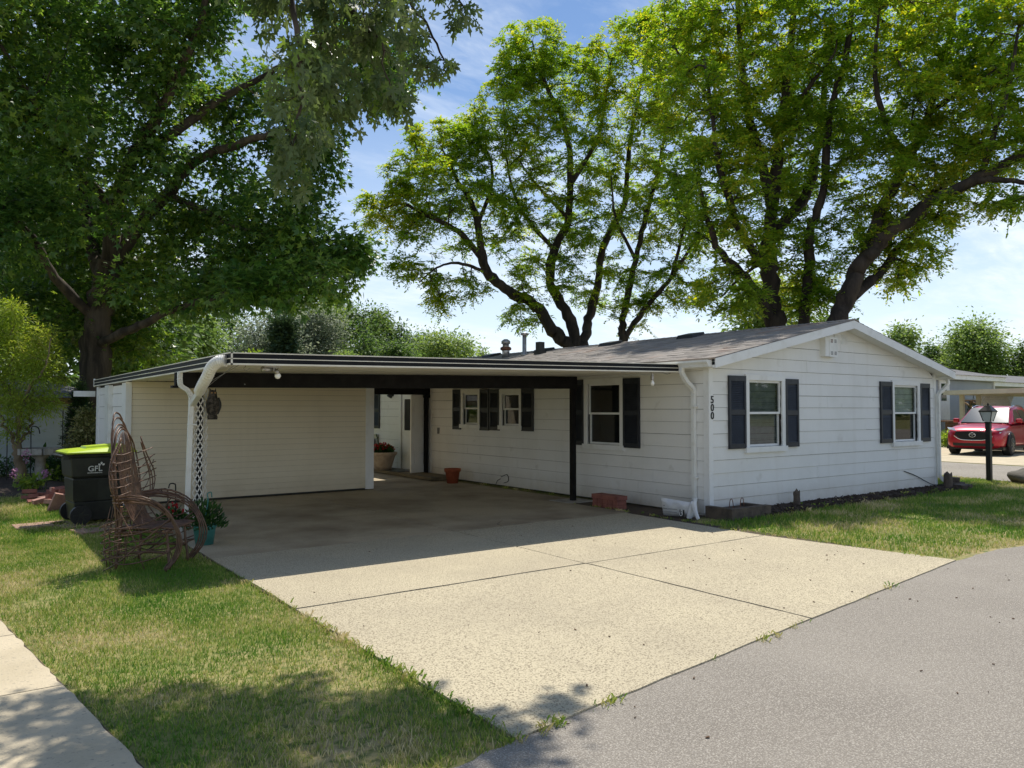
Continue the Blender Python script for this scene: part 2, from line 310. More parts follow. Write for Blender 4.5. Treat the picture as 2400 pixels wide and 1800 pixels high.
# ---------------------------------------------------------------- the house
HX, HY, HB = 9.15, 7.58, 16.1          # long wall x, gable wall y, right end of gable
HL = 20.5                              # far end of the house
EZ, PKZ, PKX = 2.34, 3.14, 12.625
house = empty('house', (12.6, 14, 0), 'long white clapboard house with black shutters and a low grey shingled gable roof', 'house')
OL, uL, nL = (HX, 0, 0), (0, 1, 0), (-1, 0, 0)      # long wall, along y, faces -x
OG, uG, nG = (0, HY, 0), (1, 0, 0), (0, -1, 0)      # gable wall
WL = [(13.70, 14.47, 1.25, 2.03, ('grey', .5)), (12.21, 12.98, 1.25, 2.00, None), (9.35, 10.35, .97, 2.13, None), (18.86, 19.9, 1.15, 2.05, None)]
WG = [(9.97, 11.0, .99, 2.14, 'b1'), (14.37, 15.44, .96, 2.14, 'b2')]
inner = lambda w: (w[0] + .09, w[1] - .09, w[2] - .01, w[3] - .09)
DOOR = (16.15, 17.35, .10, 1.97)
hl = [inner(w) for w in WL] + [DOOR]; hg = [inner(w) for w in WG]
sheath(house, OL, uL, nL, HY, HL, .02, 2.36, hl, 'lap_shade_backing')
sheath(house, OG, uG, nG, HX + .1, HB, .02, 2.36, hg, 'lap_shade_backing', name='gable_wall')
m = MB(); m.hexa([(HX, HY + .001, 2.36), (HB, HY + .001, 2.36), (HB, HY + .1, 2.36), (HX, HY + .1, 2.36)], [(PKX - .05, HY + .001, 3.08), (PKX + .05, HY + .001, 3.08), (PKX + .05, HY + .1, 3.08), (PKX - .05, HY + .1, 3.08)]); m.build('gable_wall', 'lap_shade_backing', house)
m = MB(); m.box(HB - .1, HB, HY + .1, HL, .02, 2.36); m.box(HX + .1, HB, HL - .1, HL, .02, 2.36); m.build('back_wall', 'siding', house)
m = MB(); m.box(HX + .12, HB - .12, HY + .12, HL - .12, .30, .33); m.build('house_floor', 'dark_room', house)
siding(house, OL, uL, nL, HY + .06, 15.80, .03, 2.33, .195, hl, 'siding', seed=3)
siding(house, OL, uL, nL, 17.45, HL, .03, 2.33, .195, hl, 'siding', seed=4)
gclip = lambda z: (HX + .055, HB - .06) if z <= 2.355 else (HX + .055 + (z - 2.355) / .222, HB - .06 - (z - 2.355) / .222)
siding(house, OG, uG, nG, HX + .055, HB - .06, .03, 3.10, .198, hg, 'siding', clip=gclip, seed=11)
# corner boards
m = MB(); m.box(HX - .03, HX - .002, HY - .028, HY + .075, .04, 2.33); m.box(HX - .002, HX + .06, HY - .03, HY - .0025, .04, 2.33); m.build('corner_board', 'white_trim', house)
m = MB(); m.box(HB - .07, HB + .03, HY - .03, HY - .0025, .04, 2.32); m.box(HB + .002, HB + .03, HY - .0025, HY + .1, .04, 2.32); m.build('corner_board', 'white_trim', house)
m = MB(); m.box(HX - .03, HX - .001, 15.80, 15.99, .08, 2.3); m.build('corner_board', 'white_trim', house)
m = MB(); m.box(HX - .09, HX + .18, HY - .10, HY + .12, -.04, .035); m.build('corner_block', 'block_grey', house)
for w in WL: window(house, OL, uL, nL, *w[:4], blind=(.45, 'curtain_grey') if w[4] else None)
for w, bl, lb in zip(WG, ((1.0, 'curtain_grey'), (.5, 'blind')), ('front window with blinds fully down', 'front window with bent blinds half down')): window(house, OG, uG, nG, *w[:4], blind=bl, lab=lb)
for a, b, z0, z1 in ((14.47, 14.80, 1.14, 2.03), (13.36, 13.70, 1.14, 2.02), (12.98, 13.33, 1.15, 2.01), (11.83, 12.21, 1.16, 2.0), (10.35, 10.66, .95, 2.12), (8.97, 9.35, .95, 2.11), (18.49, 18.86, 1.08, 2.05)): shutter(house, OL, uL, nL, a, b, z0, z1)
for a, b, z0, z1 in ((9.56, 9.97, .985, 2.11), (11.0, 11.36, .975, 2.09), (13.95, 14.37, .96, 2.11), (15.44, 15.82, .95, 2.10)): shutter(house, OG, uG, nG, a, b, z0, z1)
# house number
for ch, z in (('5', 1.685), ('0', 1.565), ('0', 1.445)):
    V, Fc = text_vf(ch, .155, .004); mk('house_number', place(V, (HX + .04, HY - .036, z), (1, 0, 0), (0, 0, 1)), Fc, 'number_black', house)
# roof: deck, shingle courses, barge boards, soffit, gutters, vents
RY0, RY1 = HY - .30, HL + .3; RX0, RX1 = 8.93, 16.32
def rz(x): return EZ + (PKZ - EZ) * (1 - abs(x - PKX) / (PKX - RX0))
m = MB()
for xa, xb in ((RX0, PKX), (PKX, RX1)):
    m.hexa([(xa, RY0, rz(xa) - .05), (xb, RY0, rz(xb) - .05), (xb, RY1, rz(xb) - .05), (xa, RY1, rz(xa) - .05)], [(xa, RY0, rz(xa) - .003), (xb, RY0, rz(xb) - .003), (xb, RY1, rz(xb) - .003), (xa, RY1, rz(xa) - .003)])
roof = m.build('roof', 'shingle_a', house)
m = MB(); sl_ = (PKZ - EZ) / (PKX - RX0); rs = random.Random(5)
for side in (1, -1):
    x = RX0 - .03; row = 0
    while x < PKX - .02:
        y = RY0 - .02 - (row % 2) * .16
        while y < RY1:
            w = rs.choice((.24, .32, .32, .4)); x2 = min(x + .20, PKX); h = rs.uniform(.008, .016)
            y0, y1 = max(y, RY0 - .02) + .003, min(y + w, RY1)
            if y1 - y0 > .03:
                Xa, Xb = (x, x2) if side == 1 else (2 * PKX - x, 2 * PKX - x2); za, zb = EZ + (x - RX0) * sl_, EZ + (x2 - RX0) * sl_
                b = [(Xa, y0, za), (Xb, y0, zb - .002), (Xb, y1, zb - .002), (Xa, y1, za)]; t = [(Xa, y0, za + h), (Xb, y0, zb + .003), (Xb, y1, zb + .003), (Xa, y1, za + h)]
                if side == -1: b = b[::-1]; t = t[::-1]
                m.hexa(b, t)
            y += w
        x += .142; row += 1
s_ = m.build('shingles', 'shingle_a', roof); s_['kind'] = 'stuff'
m = MB()
y = RY0 - .03
while y < RY1:
    m.hexa([(PKX - .14, y, PKZ - .024), (PKX, y, PKZ + .006), (PKX, y + .22, PKZ + .004), (PKX - .14, y + .22, PKZ - .026)], [(PKX - .14, y, PKZ - .004), (PKX, y, PKZ + .026), (PKX, y + .22, PKZ + .020), (PKX - .14, y + .22, PKZ - .010)])
    m.hexa([(PKX, y, PKZ + .006), (PKX + .14, y, PKZ - .024), (PKX + .14, y + .22, PKZ - .026), (PKX, y + .22, PKZ + .004)], [(PKX, y, PKZ + .026), (PKX + .14, y, PKZ - .004), (PKX + .14, y + .22, PKZ - .010), (PKX, y + .22, PKZ + .020)]); y += .2
m.build('ridge_cap', 'shingle_a', roof)
for xa, xb in ((RX0, PKX), (RX1, PKX)):   # barge board and soffit of the gable overhang
    m = MB(); lo, hi = (xa, xb) if xa < xb else (xb, xa)
    b = [(lo, RY0 - .022, rz(lo) - .145), (hi, RY0 - .022, rz(hi) - .145), (hi, RY0 - .001, rz(hi) - .145), (lo, RY0 - .001, rz(lo) - .145)]; t = [(p[0], p[1], rz(p[0]) - .006) for p in b]
    m.hexa(b, t); m.build('barge_board', 'white_trim', roof)
    m = MB(); b = [(lo, RY0, rz(lo) - .10), (hi, RY0, rz(hi) - .10), (hi, HY + .02, rz(hi) - .10), (lo, HY + .02, rz(lo) - .10)]; t = [(p[0], p[1], p[2] + .045) for p in b]
    m.hexa(b, t); m.build('soffit', 'white_trim', roof)
m = MB(); m.box(RX0 + .02, HX + .02, HY + .02, RY1, EZ - .11, EZ - .07); m.box(RX0, RX0 + .02, RY0, RY1, EZ - .14, EZ - .02); m.build('eave_board', 'white_trim', roof)
m = MB(); m.box(HB - .02, RX1 - .02, HY + .02, RY1, EZ - .13, EZ - .09); m.box(RX1 - .02, RX1, RY0, RY1, EZ - .15, EZ - .02); m.build('eave_board', 'white_trim', roof)
def gutter(x, sgn, y0, y1, z, mat, parent, name='gutter', w=.12, h=.10):
    prof = [(0, h), (0, 0), (w * .6, 0), (w * .75, h * .4), (w, h * .75), (w, h)]; V = []; k = len(prof)
    for y in (y0, y1): V += [(x + sgn * a, y, z + b) for a, b in prof]
    for y in (y0, y1): V += [(x + sgn * (a * .94 + .003), y, z + b * .96 + .004) for a, b in prof]
    Fc = [(i, i + 1, k + i + 1, k + i) for i in range(k - 1)] + [(2 * k + i, 3 * k + i, 3 * k + i + 1, 2 * k + i + 1) for i in range(k - 1)] + [(0, k, 3 * k, 2 * k), (k - 1, 3 * k - 1, 4 * k - 1, 2 * k - 1)]
    Fc += [tuple(range(k)), tuple(range(2 * k - 1, k - 1, -1))]
    return mk(name, V, Fc, mat, parent)
gutter(RX0 - .002, -1, RY0 + .05, 8.6, EZ - .13, 'gutter_white', roof)
gutter(RX0 - .002, -1, 8.603, HL, EZ - .13, 'gutter_dirty', roof)
gutter(RX1 + .002, 1, RY0 + .05, HL, EZ - .14, 'gutter_white', roof)
def downspout(parent, pts, w=.075, d=.06, mat='gutter_white', up=(1, 0, 0), name='downspout', rib=()):
    """rectangular pipe along a path; rib = (from,to) part of the path with pressed elbow ribs"""
    P = catmull(pts, 7); n = len(P); r = np.full(n, w * .62); m = MB()
    for a, b in rib:
        for i in range(int(a * n), int(b * n)): r[i] *= 1 + .06 * (-1) ** i
    m.tube(P, r, 4, up=up, flat=d / w); return m.build(name, mat, parent)
downspout(house, [(RX0 - .05, 7.86, EZ - .12), (RX0 - .05, 7.86, EZ - .20), (RX0 + .02, 7.83, EZ - .33), (HX - .075, 7.81, EZ - .45), (HX - .07, 7.81, EZ - .62), (HX - .07, 7.81, 1.2), (HX - .07, 7.81, .32), (HX - .08, 7.79, .22), (HX - .20, 7.74, .10)], up=(0, 1, 0), rib=((.08, .5), (.8, .95)))
m = MB(); m.box(HX - .112, HX - .015, 7.755, 7.865, 1.62, 1.645); m.box(HX - .112, HX - .015, 7.755, 7.865, .55, .575); m.build('pipe_strap', 'gutter_white', house)
downspout(house, [(RX1 + .06, HY - .14, EZ - .14), (RX1 + .06, HY - .14, EZ - .24), (RX1 - .06, HY - .10, EZ - .36), (HB - .005, HY - .085, EZ - .47), (HB - .005, HY - .085, 1.6), (HB - .005, HY - .085, .36), (HB + .02, HY - .10, .22), (HB + .12, HY - .2, .08)], up=(0, 1, 0), rib=((.05, .4),))
# gable fittings
m = MB(); m.box(12.04, 12.40, HY - .13, HY - .017, 2.50, 2.83); ub = m.build('utility_box', 'white_trim', house); ub['label'] = 'white metal box with vent holes under the gable peak'
m = MB(); m.box(12.15, 12.402, HY - .137, HY - .1301, 2.495, 2.835); m.build('box_door', 'white_trim', ub)
for a, c, mt in ((12.19, 2.74, 'rust'), (12.30, 2.74, 'curtain_grey'), (12.19, 2.53, 'curtain_grey'), (12.30, 2.53, 'curtain_grey')):
    m = MB()
    for k in range(4): m.box(a, a + .065, HY - .1395, HY - .1371, c + k * .016, c + k * .016 + .009)
    m.build('vent_slot', mt, ub)
for a in (12.46, 12.70):
    m = MB(); m.box(a, a + .19, HY - .03, HY - .018, 2.75, 2.92)
    for k in range(5): slab(m, OG, uG, nG, a + .015, a + .175, 2.765 + k * .029, 2.765 + k * .029 + .022, .030, .042, d1T=.032)
    m.build('gable_vent', 'white_trim', house)
# roof pipes and vents (standing on the slope seen from the drive)
def onroof(x): return EZ + (x - RX0) * sl_ + .012
m = MB(); x, y = 11.75, 16.45; z = onroof(x); m.lathe([(.10, -.03), (.10, .17), (.095, .20)], (x, y, z), 14); ch = m.build('roof_vent', 'metal_grey', roof, True)
m = MB(); m.lathe([(.105, .17), (.145, .19), (.15, .24), (.11, .27)], (x, y, z), 14); m.build('vent_collar', 'rust', ch, True)
m = MB(); m.lathe([(.085, .27), (.085, .34), (.12, .35), (.12, .42), (.05, .47), (.0, .475)], (x, y, z), 14, False); m.build('vent_cap', 'metal_grey', ch, True)
m = MB(); m.box(x - .105, x - .098, y - .045, y + .02, z + .07, z + .14); m.build('vent_label', 'white_trim', ch)
m = MB(); x, y = 11.8, 15.7; z = onroof(x); m.lathe([(.10, -.03), (.07, .04), (.055, .06), (.052, .52)], (x, y, z), 12); vp = m.build('vent_pipe', 'metal_grey', roof, True)
m = MB(); m.lathe([(.05, .50), (.10, .52), (.10, .56), (.0, .585)], (x, y, z), 12, False); m.build('pipe_cap', 'metal_grey', vp, True)
m = MB(); x, y = 11.8, 15.05; z = onroof(x); m.box(x - .08, x + .08, y - .08, y + .08, z - .05, z + .29); m.box(x - .11, x + .11, y - .11, y + .11, z - .04, z + .05); m.build('vent_stack', 'black_plastic', roof)
for y in (18.0, 15.6, 13.1, 10.7):
    m = MB(); x = 12.36; z = onroof(x); m.hexa([(x - .2, y - .22, z - .055), (x + .2, y - .22, z + .03), (x + .2, y + .22, z + .03), (x - .2, y + .22, z - .055)], [(x - .17, y - .2, z + .03), (x + .18, y - .2, z + .10), (x + .18, y + .2, z + .10), (x - .17, y + .2, z + .03)]); m.build('ridge_vent', 'black_plastic', roof)
# side entrance: door, opened louvred storm door, meter
m = MB(); fl = lambda *t: slab(m, OL, uL, nL, *t); fl(16.02, 16.14, .1, 2.06, 0, .03); fl(17.33, 17.44, .1, 2.06, 0, .03); fl(16.14, 17.33, 1.97, 2.06, 0, .03); m.build('door_frame', 'white_trim', house)
m = MB(); fl(16.14, 17.33, .10, 1.06, -.05, -.01); fl(16.14, 17.33, 1.84, 1.97, -.05, -.01); fl(16.14, 16.88, 1.06, 1.84, -.05, -.01); fl(17.22, 17.33, 1.06, 1.84, -.05, -.01); dr = m.build('side_door', 'white_trim', house)
m = MB(); fl(16.88, 17.22, 1.06, 1.84, -.04, -.03); m.build('door_glass', 'dark_room', dr)
for a in (16.95, 17.06, 17.17): m = MB(); fl(a, a + .012, .3, .95, -.01, -.004); m.build('door_groove', 'white_trim', dr)
sd0 = (HX - .03, 16.0, 0); us = np.array([-.52, -.14, 0]); us /= np.linalg.norm(us); ns = (-us[1], us[0], 0)
m = MB(); f2 = lambda *t: slab(m, sd0, us, ns, *t); f2(0, .54, .11, .30, 0, .03); f2(0, .54, 1.78, 1.93, 0, .03); f2(0, .10, .30, 1.78, 0, .03); f2(.44, .54, .30, 1.78, 0, .03); f2(.10, .44, .30, 1.78, .004, .012)
for a, b in ((.55, 1.45),):
    z = a
    while z < b: slab(m, sd0, us, ns, .11, .43, z, z + .036, .012, .034, d1T=.014); z += .052
f2(.27, .42, 1.46, 1.76, .012, .026); f2(.27, .42, .32, .60, .012, .026)
m.build('storm_door', 'white_trim', house)
m = MB(); fl(18.55, 18.82, .52, .92, .017, .10); me_ = m.build('meter_box', 'metal_grey', house); m = MB()
V, Fc = tube_vf([(HX - .10, 18.72, .73), (HX - .17, 18.72, .73)], [.085, .075], 14); m.add(V, Fc); m.build('meter_dial', 'curtain_grey', me_, True)
m = MB(); m.tube([(HX - .06, 18.68, .52), (HX - .06, 18.68, .0)], .03, 8); m.build('conduit', 'metal_grey', me_)
m = MB(); fl(15.42, 15.52, 1.02, 1.16, .016, .03); m.build('switch_plate', 'curtain_grey', house)
m = MB(); m.obox((HX - .12, 17.75, 1.93), .12, .07, .08, rotm(y=.5)); m.box(HX - .08, HX - .012, 17.72, 17.78, 1.92, 2.0); m.build('wall_lamp', 'black_plastic', house)
m = MB(); m.tube(catmull([(HX - .02, 12.95, .20), (HX - .03, 12.72, .26), (HX - .03, 12.68, .14), (HX - .02, 12.85, .08)], 5), .008, 5); m.tube(catmull([(HX - .03, 12.95, .16), (HX - .06, 13.02, .12), (HX - .08, 13.06, .03)], 5), .006, 5); m.build('hose_loop', 'black_plastic', house)
# ---------------------------------------------------------------- carport
carport = empty('carport', (5.5, 11, 0), 'flat carport roof with black and white striped fascia on black posts', 'carport')
CX0, CX1, CY0, CY1 = 2.24, 8.93, 7.9, 16.2
cz = lambda x: 2.04 + .0165 * (x - CX0)        # underside of the fascia
# ribbed metal pans, each pan a part
pw = (CX1 - CX0 - .1) / 22
for i in range(22):
    a = CX0 + .05 + i * pw; b = a + pw; m = MB(); r = .02
    prof = [(a + .001, .055), (a + r, .012), (b - r, .012), (b - .001, .055)]; prof2 = [(x, z + .012) for x, z in prof]
    yb = CY1 if a > 6.6 else 17.05
    V = [(x, y, cz(x) + z) for y in (CY0 + .03, yb) for x, z in prof] + [(x, y, cz(x) + z) for y in (CY0 + .03, yb) for x, z in prof2]
    Fc = [(j, j + 1, 4 + j + 1, 4 + j)[::-1] for j in range(3)] + [(8 + j, 8 + j + 1, 12 + j + 1, 12 + j) for j in range(3)] + [(0, 1, 9, 8), (1, 2, 10, 9), (2, 3, 11, 10), (0, 8, 12, 4), (3, 7, 15, 11)]
    mk('roof_pan', V, Fc, 'carport_metal', carport)
def fascia(p, q, nrm, name, zf, hgt=.128):
    p = np.array(p, float); q = np.array(q, float); u = (q - p); ln = np.linalg.norm(u); u /= ln; n = np.array(nrm, float)
    def strip(z0, z1, d0, d1, mat, par, nm):
        m = MB(); A = [p + n * d0, q + n * d0, q + n * d1, p + n * d1]; b = [(*v[:2], zf(v[0]) + z0) for v in A]; t = [(*v[:2], zf(v[0]) + z1) for v in A]
        if np.cross(np.array(b[1]) - b[0], np.array(b[2]) - b[1])[2] < 0: b = b[::-1]; t = t[::-1]
        m.hexa(b, t); return m.build(nm, mat, par)
    f = strip(.0, hgt, -.02, 0, 'carport_metal', carport, name); h = hgt
    for a, b in ((0, .14), (.475, .545), (.91, 1.0)): strip(a * h, b * h, .0005, .016, 'carport_metal', f, 'fascia_rib')
    for a, b in ((.14, .475), (.545, .91)): strip(a * h, b * h, .0003, .006, 'black_band', f, 'fascia_stripe')
    return f
fascia((CX0, CY0), (CX1, CY0), (0, -1), 'fascia', cz)
fascia((CX0, 17.1), (CX0, CY0 - .016), (-1, 0), 'fascia', cz)
m = MB(); m.box(CX1 + .001, CX1 + .012, CY0 - .018, CY0 + .05, cz(CX1) - .002, cz(CX1) + .13); m.build('fascia_end_cap', 'carport_metal', carport)
m = MB(); m.box(CX0 - .018, CX0 - .017 + .03, 17.1, 17.115, 2.03, 2.19); m.build('fascia_end_cap', 'white_trim', carport)
def beam(x0, x1, y0, y1, z0a, z0b, z1a, z1b, name, mat='black_wood'):
    m = MB(); m.hexa([(x0, y0, z0a), (x1, y0, z0b), (x1, y1, z0b), (x0, y1, z0a)], [(x0, y0, z1a), (x1, y0, z1b), (x1, y1, z1b), (x0, y1, z1a)]); return m.build(name, mat, carport)
beam(2.20, 8.70, 10.06, 10.14, 1.862, 1.945, cz(2.2) + .008, cz(8.7) + .008, 'beam')
beam(2.16, 2.55, 10.045, 10.155, 1.855, 1.862, 1.885, 1.89, 'beam_plate')
beam(6.72, HX - .03, 15.86, 15.94, 1.92, 1.93, 2.12, 2.16, 'beam')
m = MB(); m.box(HX - .16, HX - .02, 8.05, 15.8, 2.155, 2.175); m.build('ledger', 'white_trim', carport)
m = MB(); m.box(HX - .05, HX - .018, 8.6, 10.4, 2.14, 2.154); m.build('ledger_trim', 'white_trim', carport)
# posts
m = MB(); m.box(2.475, 2.535, 10.10, 10.16, .0, 1.86); pl_ = m.build('post', 'black_wood', carport)
m = MB(); m.box(2.46, 2.55, 10.04, 10.058, 1.88, cz(2.5)); m.build('post_bracket', 'black_wood', carport)
def lattice(O, u, w, z0, z1, nd, pitch, mat, name, par):
    """expanded strips: nd wavy strand pairs crossing"""
    u = np.array(u, float); m = MB(); zs = np.arange(z0, z1, pitch / 8); c = w / (nd * 2)
    for k in range(nd + 1):
        for s in (0, 1):
            if (k == 0 and s == 1) or (k == nd and s == 0): continue
            x = np.array([w * k / nd + (1 if s == 0 else -1) * c * (1 - abs(((z - z0) / pitch) % 1 * 2 - 1)) * 0.98 for z in zs])
            P = np.array([np.array(O) + u * a + np.array([0, 0, z]) for a, z in zip(x, zs)]); m.tube(P, .0080, 4)
    return m.build(name, mat, par)
pm('lattice_white', (.80, .78, .72), .5, c2=(.66, .63, .56), sc1=9)
lattice((2.405, 10.03, 0), (1, 0, 0), .112, .10, 1.89, 2, .115, 'lattice_white', 'lattice', carport)
lattice((2.535, 10.17, 0), (.95, .3, 0), .085, .10, 1.86, 2, .115, 'lattice_white', 'lattice', carport)
m = MB(); m.box(8.61, 8.69, 10.08, 10.16, .02, cz(8.6) + .006); m.build('post', 'black_wood', carport)
m = MB(); m.box(9.0, 9.08, 15.86, 15.94, .10, 1.92); m.build('post', 'black_wood', carport)
m = MB(); m.box(8.97, 9.11, 15.83, 15.97, 1.86, 1.919); m.build('post_cap', 'black_wood', carport)
m = MB(); m.box(8.35, 8.95, 9.85, 10.4, .0, .024); m.build('post_pad', 'block_grey', carport)
# downspouts at the corner post: gutter elbow, straight pipe, flexible hose from the fascia corner
pm('flex_white', (.80, .79, .76), .35, c2=(.70, .68, .62), sc1=14)
downspout(carport, [(2.235, 10.0, 2.045), (2.235, 10.0, 1.95), (2.25, 10.0, 1.88), (2.32, 10.0, 1.83), (2.365, 10.0, 1.76), (2.37, 10.0, 1.66), (2.36, 10.0, 1.3), (2.345, 10.0, .6), (2.34, 10.0, .24)], w=.066, d=.06, up=(1, 0, 0), rib=((.1, .62),))
m = MB(); m.box(2.335, 2.425, 9.955, 10.045, 1.40, 1.415); m.build('pipe_strap', 'gutter_white', carport)
P = catmull([(2.225, 7.99, 2.085), (2.17, 8.05, 2.08), (2.14, 8.2, 2.03), (2.16, 8.45, 1.94), (2.20, 8.8, 1.86), (2.27, 9.2, 1.80)], 16); m = MB()
m.tube(P, [.049 + (.012 if i % 4 in (0, 1) else 0) for i in range(len(P))], 12); fx = m.build('flex_hose', 'flex_white', carport, False)
m = MB(); m.tube([(2.27, 9.15, 1.805), (2.385, 10.0, 1.66)], .046, 4, up=(1, 0, 0)); m.build('drain_pipe', 'gutter_white', carport)
m = MB(); m.tube([(2.32, 8.02, 2.05), (2.27, 9.1, 1.80)], .0035, 5); m.tube([(2.36, 8.0, 2.05), (2.24, 8.75, 1.88)], .0035, 5); m.build('guy_wire', 'metal_grey', carport)
m = MB(); m.tube(catmull([(2.42, 8.0, 2.06), (2.42, 8.0, 2.035), (2.40, 7.99, 2.01), (2.43, 7.98, 1.995), (2.455, 7.98, 2.015)], 5), .004, 5); m.build('hook', 'metal_grey', carport)
# twin floodlight and lamp holder under the fascia
pm('bulb_glass', (.85, .84, .80), .15, spec=.6)
m = MB(); m.box(2.62, 2.80, 8.02, 8.10, 2.035, 2.05); m.tube([(2.74, 8.06, 2.04), (2.74, 8.06, 2.0)], .018, 8); fll = m.build('floodlight', 'metal_grey', carport)
m = MB(); m.tube([(2.71, 8.05, 2.015), (2.60, 8.03, 2.01)], [.022, .03], 10); m.build('lamp_holder', 'metal_grey', fll, True)
m = MB(); m.tube([(2.755, 8.05, 2.02), (2.77, 8.04, 1.965)], [.022, .028], 10); m.build('lamp_holder', 'metal_grey', fll, True)
m = MB(); m.lathe([(.0, -.04), (.022, -.032), (.033, -.012), (.03, .008), (.02, .02)], (2.772, 8.04, 1.955), 12, False); m.build('bulb', 'bulb_glass', fll, True)
m = MB(); x, y, z = 8.39, 8.0, 2.13; m.tube([(x, y, z), (x, y, z - .035)], .016, 8); m.lathe([(.022, -.035), (.026, -.05), (.024, -.10), (.018, -.105)], (x, y, z), 12); m.tube([(x - .45, y + .2, z + .005), (x, y + .02, z + .002), (x + .22, y - .01, z + .008), (x + .32, y, z - .005), (x + .42, y + .03, z + .01)], .007, 5); hb = m.build('hanging_lamp', 'metal_grey', carport, False)
m = MB(); m.lathe([(.014, -.105), (.017, -.118), (.03, -.14), (.032, -.16), (.022, -.182), (.0, -.188)], (x, y, z), 12, False); m.build('bulb', 'bulb_glass', hb, True)

# ---------------------------------------------------------------- storage shed under the back of the carport
shed = empty('storage_shed', (4.5, 15.4, 0), 'storage shed of narrow cream siding closing the back of the carport', 'shed')
OS, uS, nS = (0, 13.9, 0), (1, 0, 0), (0, -1, 0); OW, uW, nW = (2.31, 0, 0), (0, 1, 0), (-1, 0, 0)
sheath(shed, OS, uS, nS, 2.33, 6.6, .02, 2.10, [], 'lap_shade_backing'); sheath(shed, OW, uW, nW, 13.92, 17.0, .02, 2.07, [], 'lap_shade_backing')
m = MB(); m.box(2.33, 6.66, 16.9, 17.0, .02, 2.1); m.box(6.60, 6.69, 13.91, 17.0, .02, 2.1); m.build('wall', 'shed_siding', shed)
siding(shed, OS, uS, nS, 2.36, 6.55, .05, 2.05, .1, [], 'shed_siding', jl=99, lip=.020, seed=21, gap=.0026)
siding(shed, OW, uW, nW, 14.25, 16.83, .06, 2.0, .225, [], 'siding', jl=99, lip=.026, seed=22)
for a, b in ((13.885, 14.22), (16.83, 17.05)): m = MB(); m.box(2.27, 2.309, a, b, .03, 2.03); m.build('corner_board', 'white_trim', shed)
m = MB(); m.box(2.27, 2.36, 13.865, 13.884, .03, 2.04); m.build('corner_board', 'white_trim', shed)
m = MB(); m.box(6.54, 6.71, 13.865, 13.899, .03, 2.10); m.build('corner_board', 'white_trim', shed)
m = MB(); m.box(2.22, 2.29, 15.27, 15.68, .1, 2.02); m.build('downspout', 'gutter_white', shed)
m = MB(); m.box(1.9, 2.27, 17.2, 17.3, 1.84, 1.95); m.build('gutter', 'gutter_white', shed)
m = MB(); m.box(2.29, 2.305, 15.78, 15.80, 1.72, 1.98); m.build('hinge_bracket', 'black_plastic', shed)
# ---------------------------------------------------------------- ground, drive, roads
pm('lawn_soil', (.22, .22, .065), .95, c2=(.36, .28, .14), sc1=.9, mixr=(.42, .68), c3=(.10, .13, .03), sc3=14, r3=(.45, .65), bump=.5, bsc=30)
pm('aggregate', (.55, .48, .335), .85, c2=(.46, .40, .285), sc1=.9, mixr=(.38, .72), c3=(.24, .20, .14), sc3=95, r3=(.50, .62), bump=.5, bsc=120, spec=.2)
pm('old_concrete', (.47, .40, .28), .8, c2=(.21, .165, .11), sc1=.65, mixr=(.42, .72), c3=(.26, .22, .17), sc3=48, r3=(.56, .74), bump=.3, bsc=70, spec=.25)
pm('path_concrete', (.56, .475, .335), .8, c2=(.45, .38, .26), sc1=1.4, mixr=(.4, .7), c3=(.30, .26, .2), sc3=40, r3=(.6, .75), bump=.3, bsc=60, spec=.2)
pm('asphalt', (.275, .245, .207), .85, c2=(.215, .19, .16), sc1=.6, mixr=(.36, .72), c3=(.46, .42, .36), sc3=120, r3=(.48, .66), bump=.7, bsc=140, spec=.25)
pm('joint_dirt', (.06, .045, .035), .95, c2=(.11, .08, .05), sc1=9)
pm('mulch', (.045, .032, .024), .95, c2=(.085, .06, .045), sc1=8, bump=1., bsc=50)
def sheet(name, poly, z, mat, thick=0., parent=None, kind=None):
    n = len(poly); V = [(x, y, z) for x, y in poly]; Fc = [tuple(range(n))]
    if thick:
        V += [(x, y, z - thick) for x, y in poly]; Fc += [(i, i + n, (i + 1) % n + n, (i + 1) % n)[::1] for i in range(n)]
    o = mk(name, V, Fc, mat, parent)
    if kind: o['kind'] = kind
    return o
def rough_edge(p, q, n, amp, rs):
    p = np.array(p, float); q = np.array(q, float); d = (q - p) / np.linalg.norm(q - p); nn = np.array([-d[1], d[0]])
    return [tuple(p + (q - p) * t + nn * (rs.uniform(-amp, amp) if 0 < t < 1 else 0)) for t in np.linspace(0, 1, n)]
tag(sheet('ground', [(-900, -900), (900, -900), (900, 900), (-900, 900)], 0.0, 'lawn_soil'), 'mown lawn with dry patches around the house', 'ground', kind='structure')
rs = random.Random(3)
# asphalt road in front: its edge runs past the drive and bends into the side street
edge = [(-40, -2.6), (-6, 1.95), (1.5, 2.92), (2.2, 3.02), (3.6, 3.22), (5.4, 3.46), (7.2, 3.68), (8.53, 3.83), (9.6, 3.86), (10.8, 3.66), (13, 3.4), (16.2, 3.6), (17.6, 4.6), (18.5, 6.4), (19.0, 8.2), (19.6, 14), (20.5, 30), (22, 80)]
far = [(27, 80), (25.2, 30), (24.2, 14), (23.9, 8), (24.2, 4), (27, 1), (60, -3), (60, -30), (-40, -30)]
ed = []
for a, b in zip(edge, edge[1:]): ed += rough_edge(a, b, 9 if a[0] > 0 and a[0] < 12 else 3, .018, rs)[:-1]
road = tag(sheet('road', ed + [edge[-1]] + far, .006, 'asphalt'), 'weathered grey asphalt road bending past the drive', 'road', kind='structure')
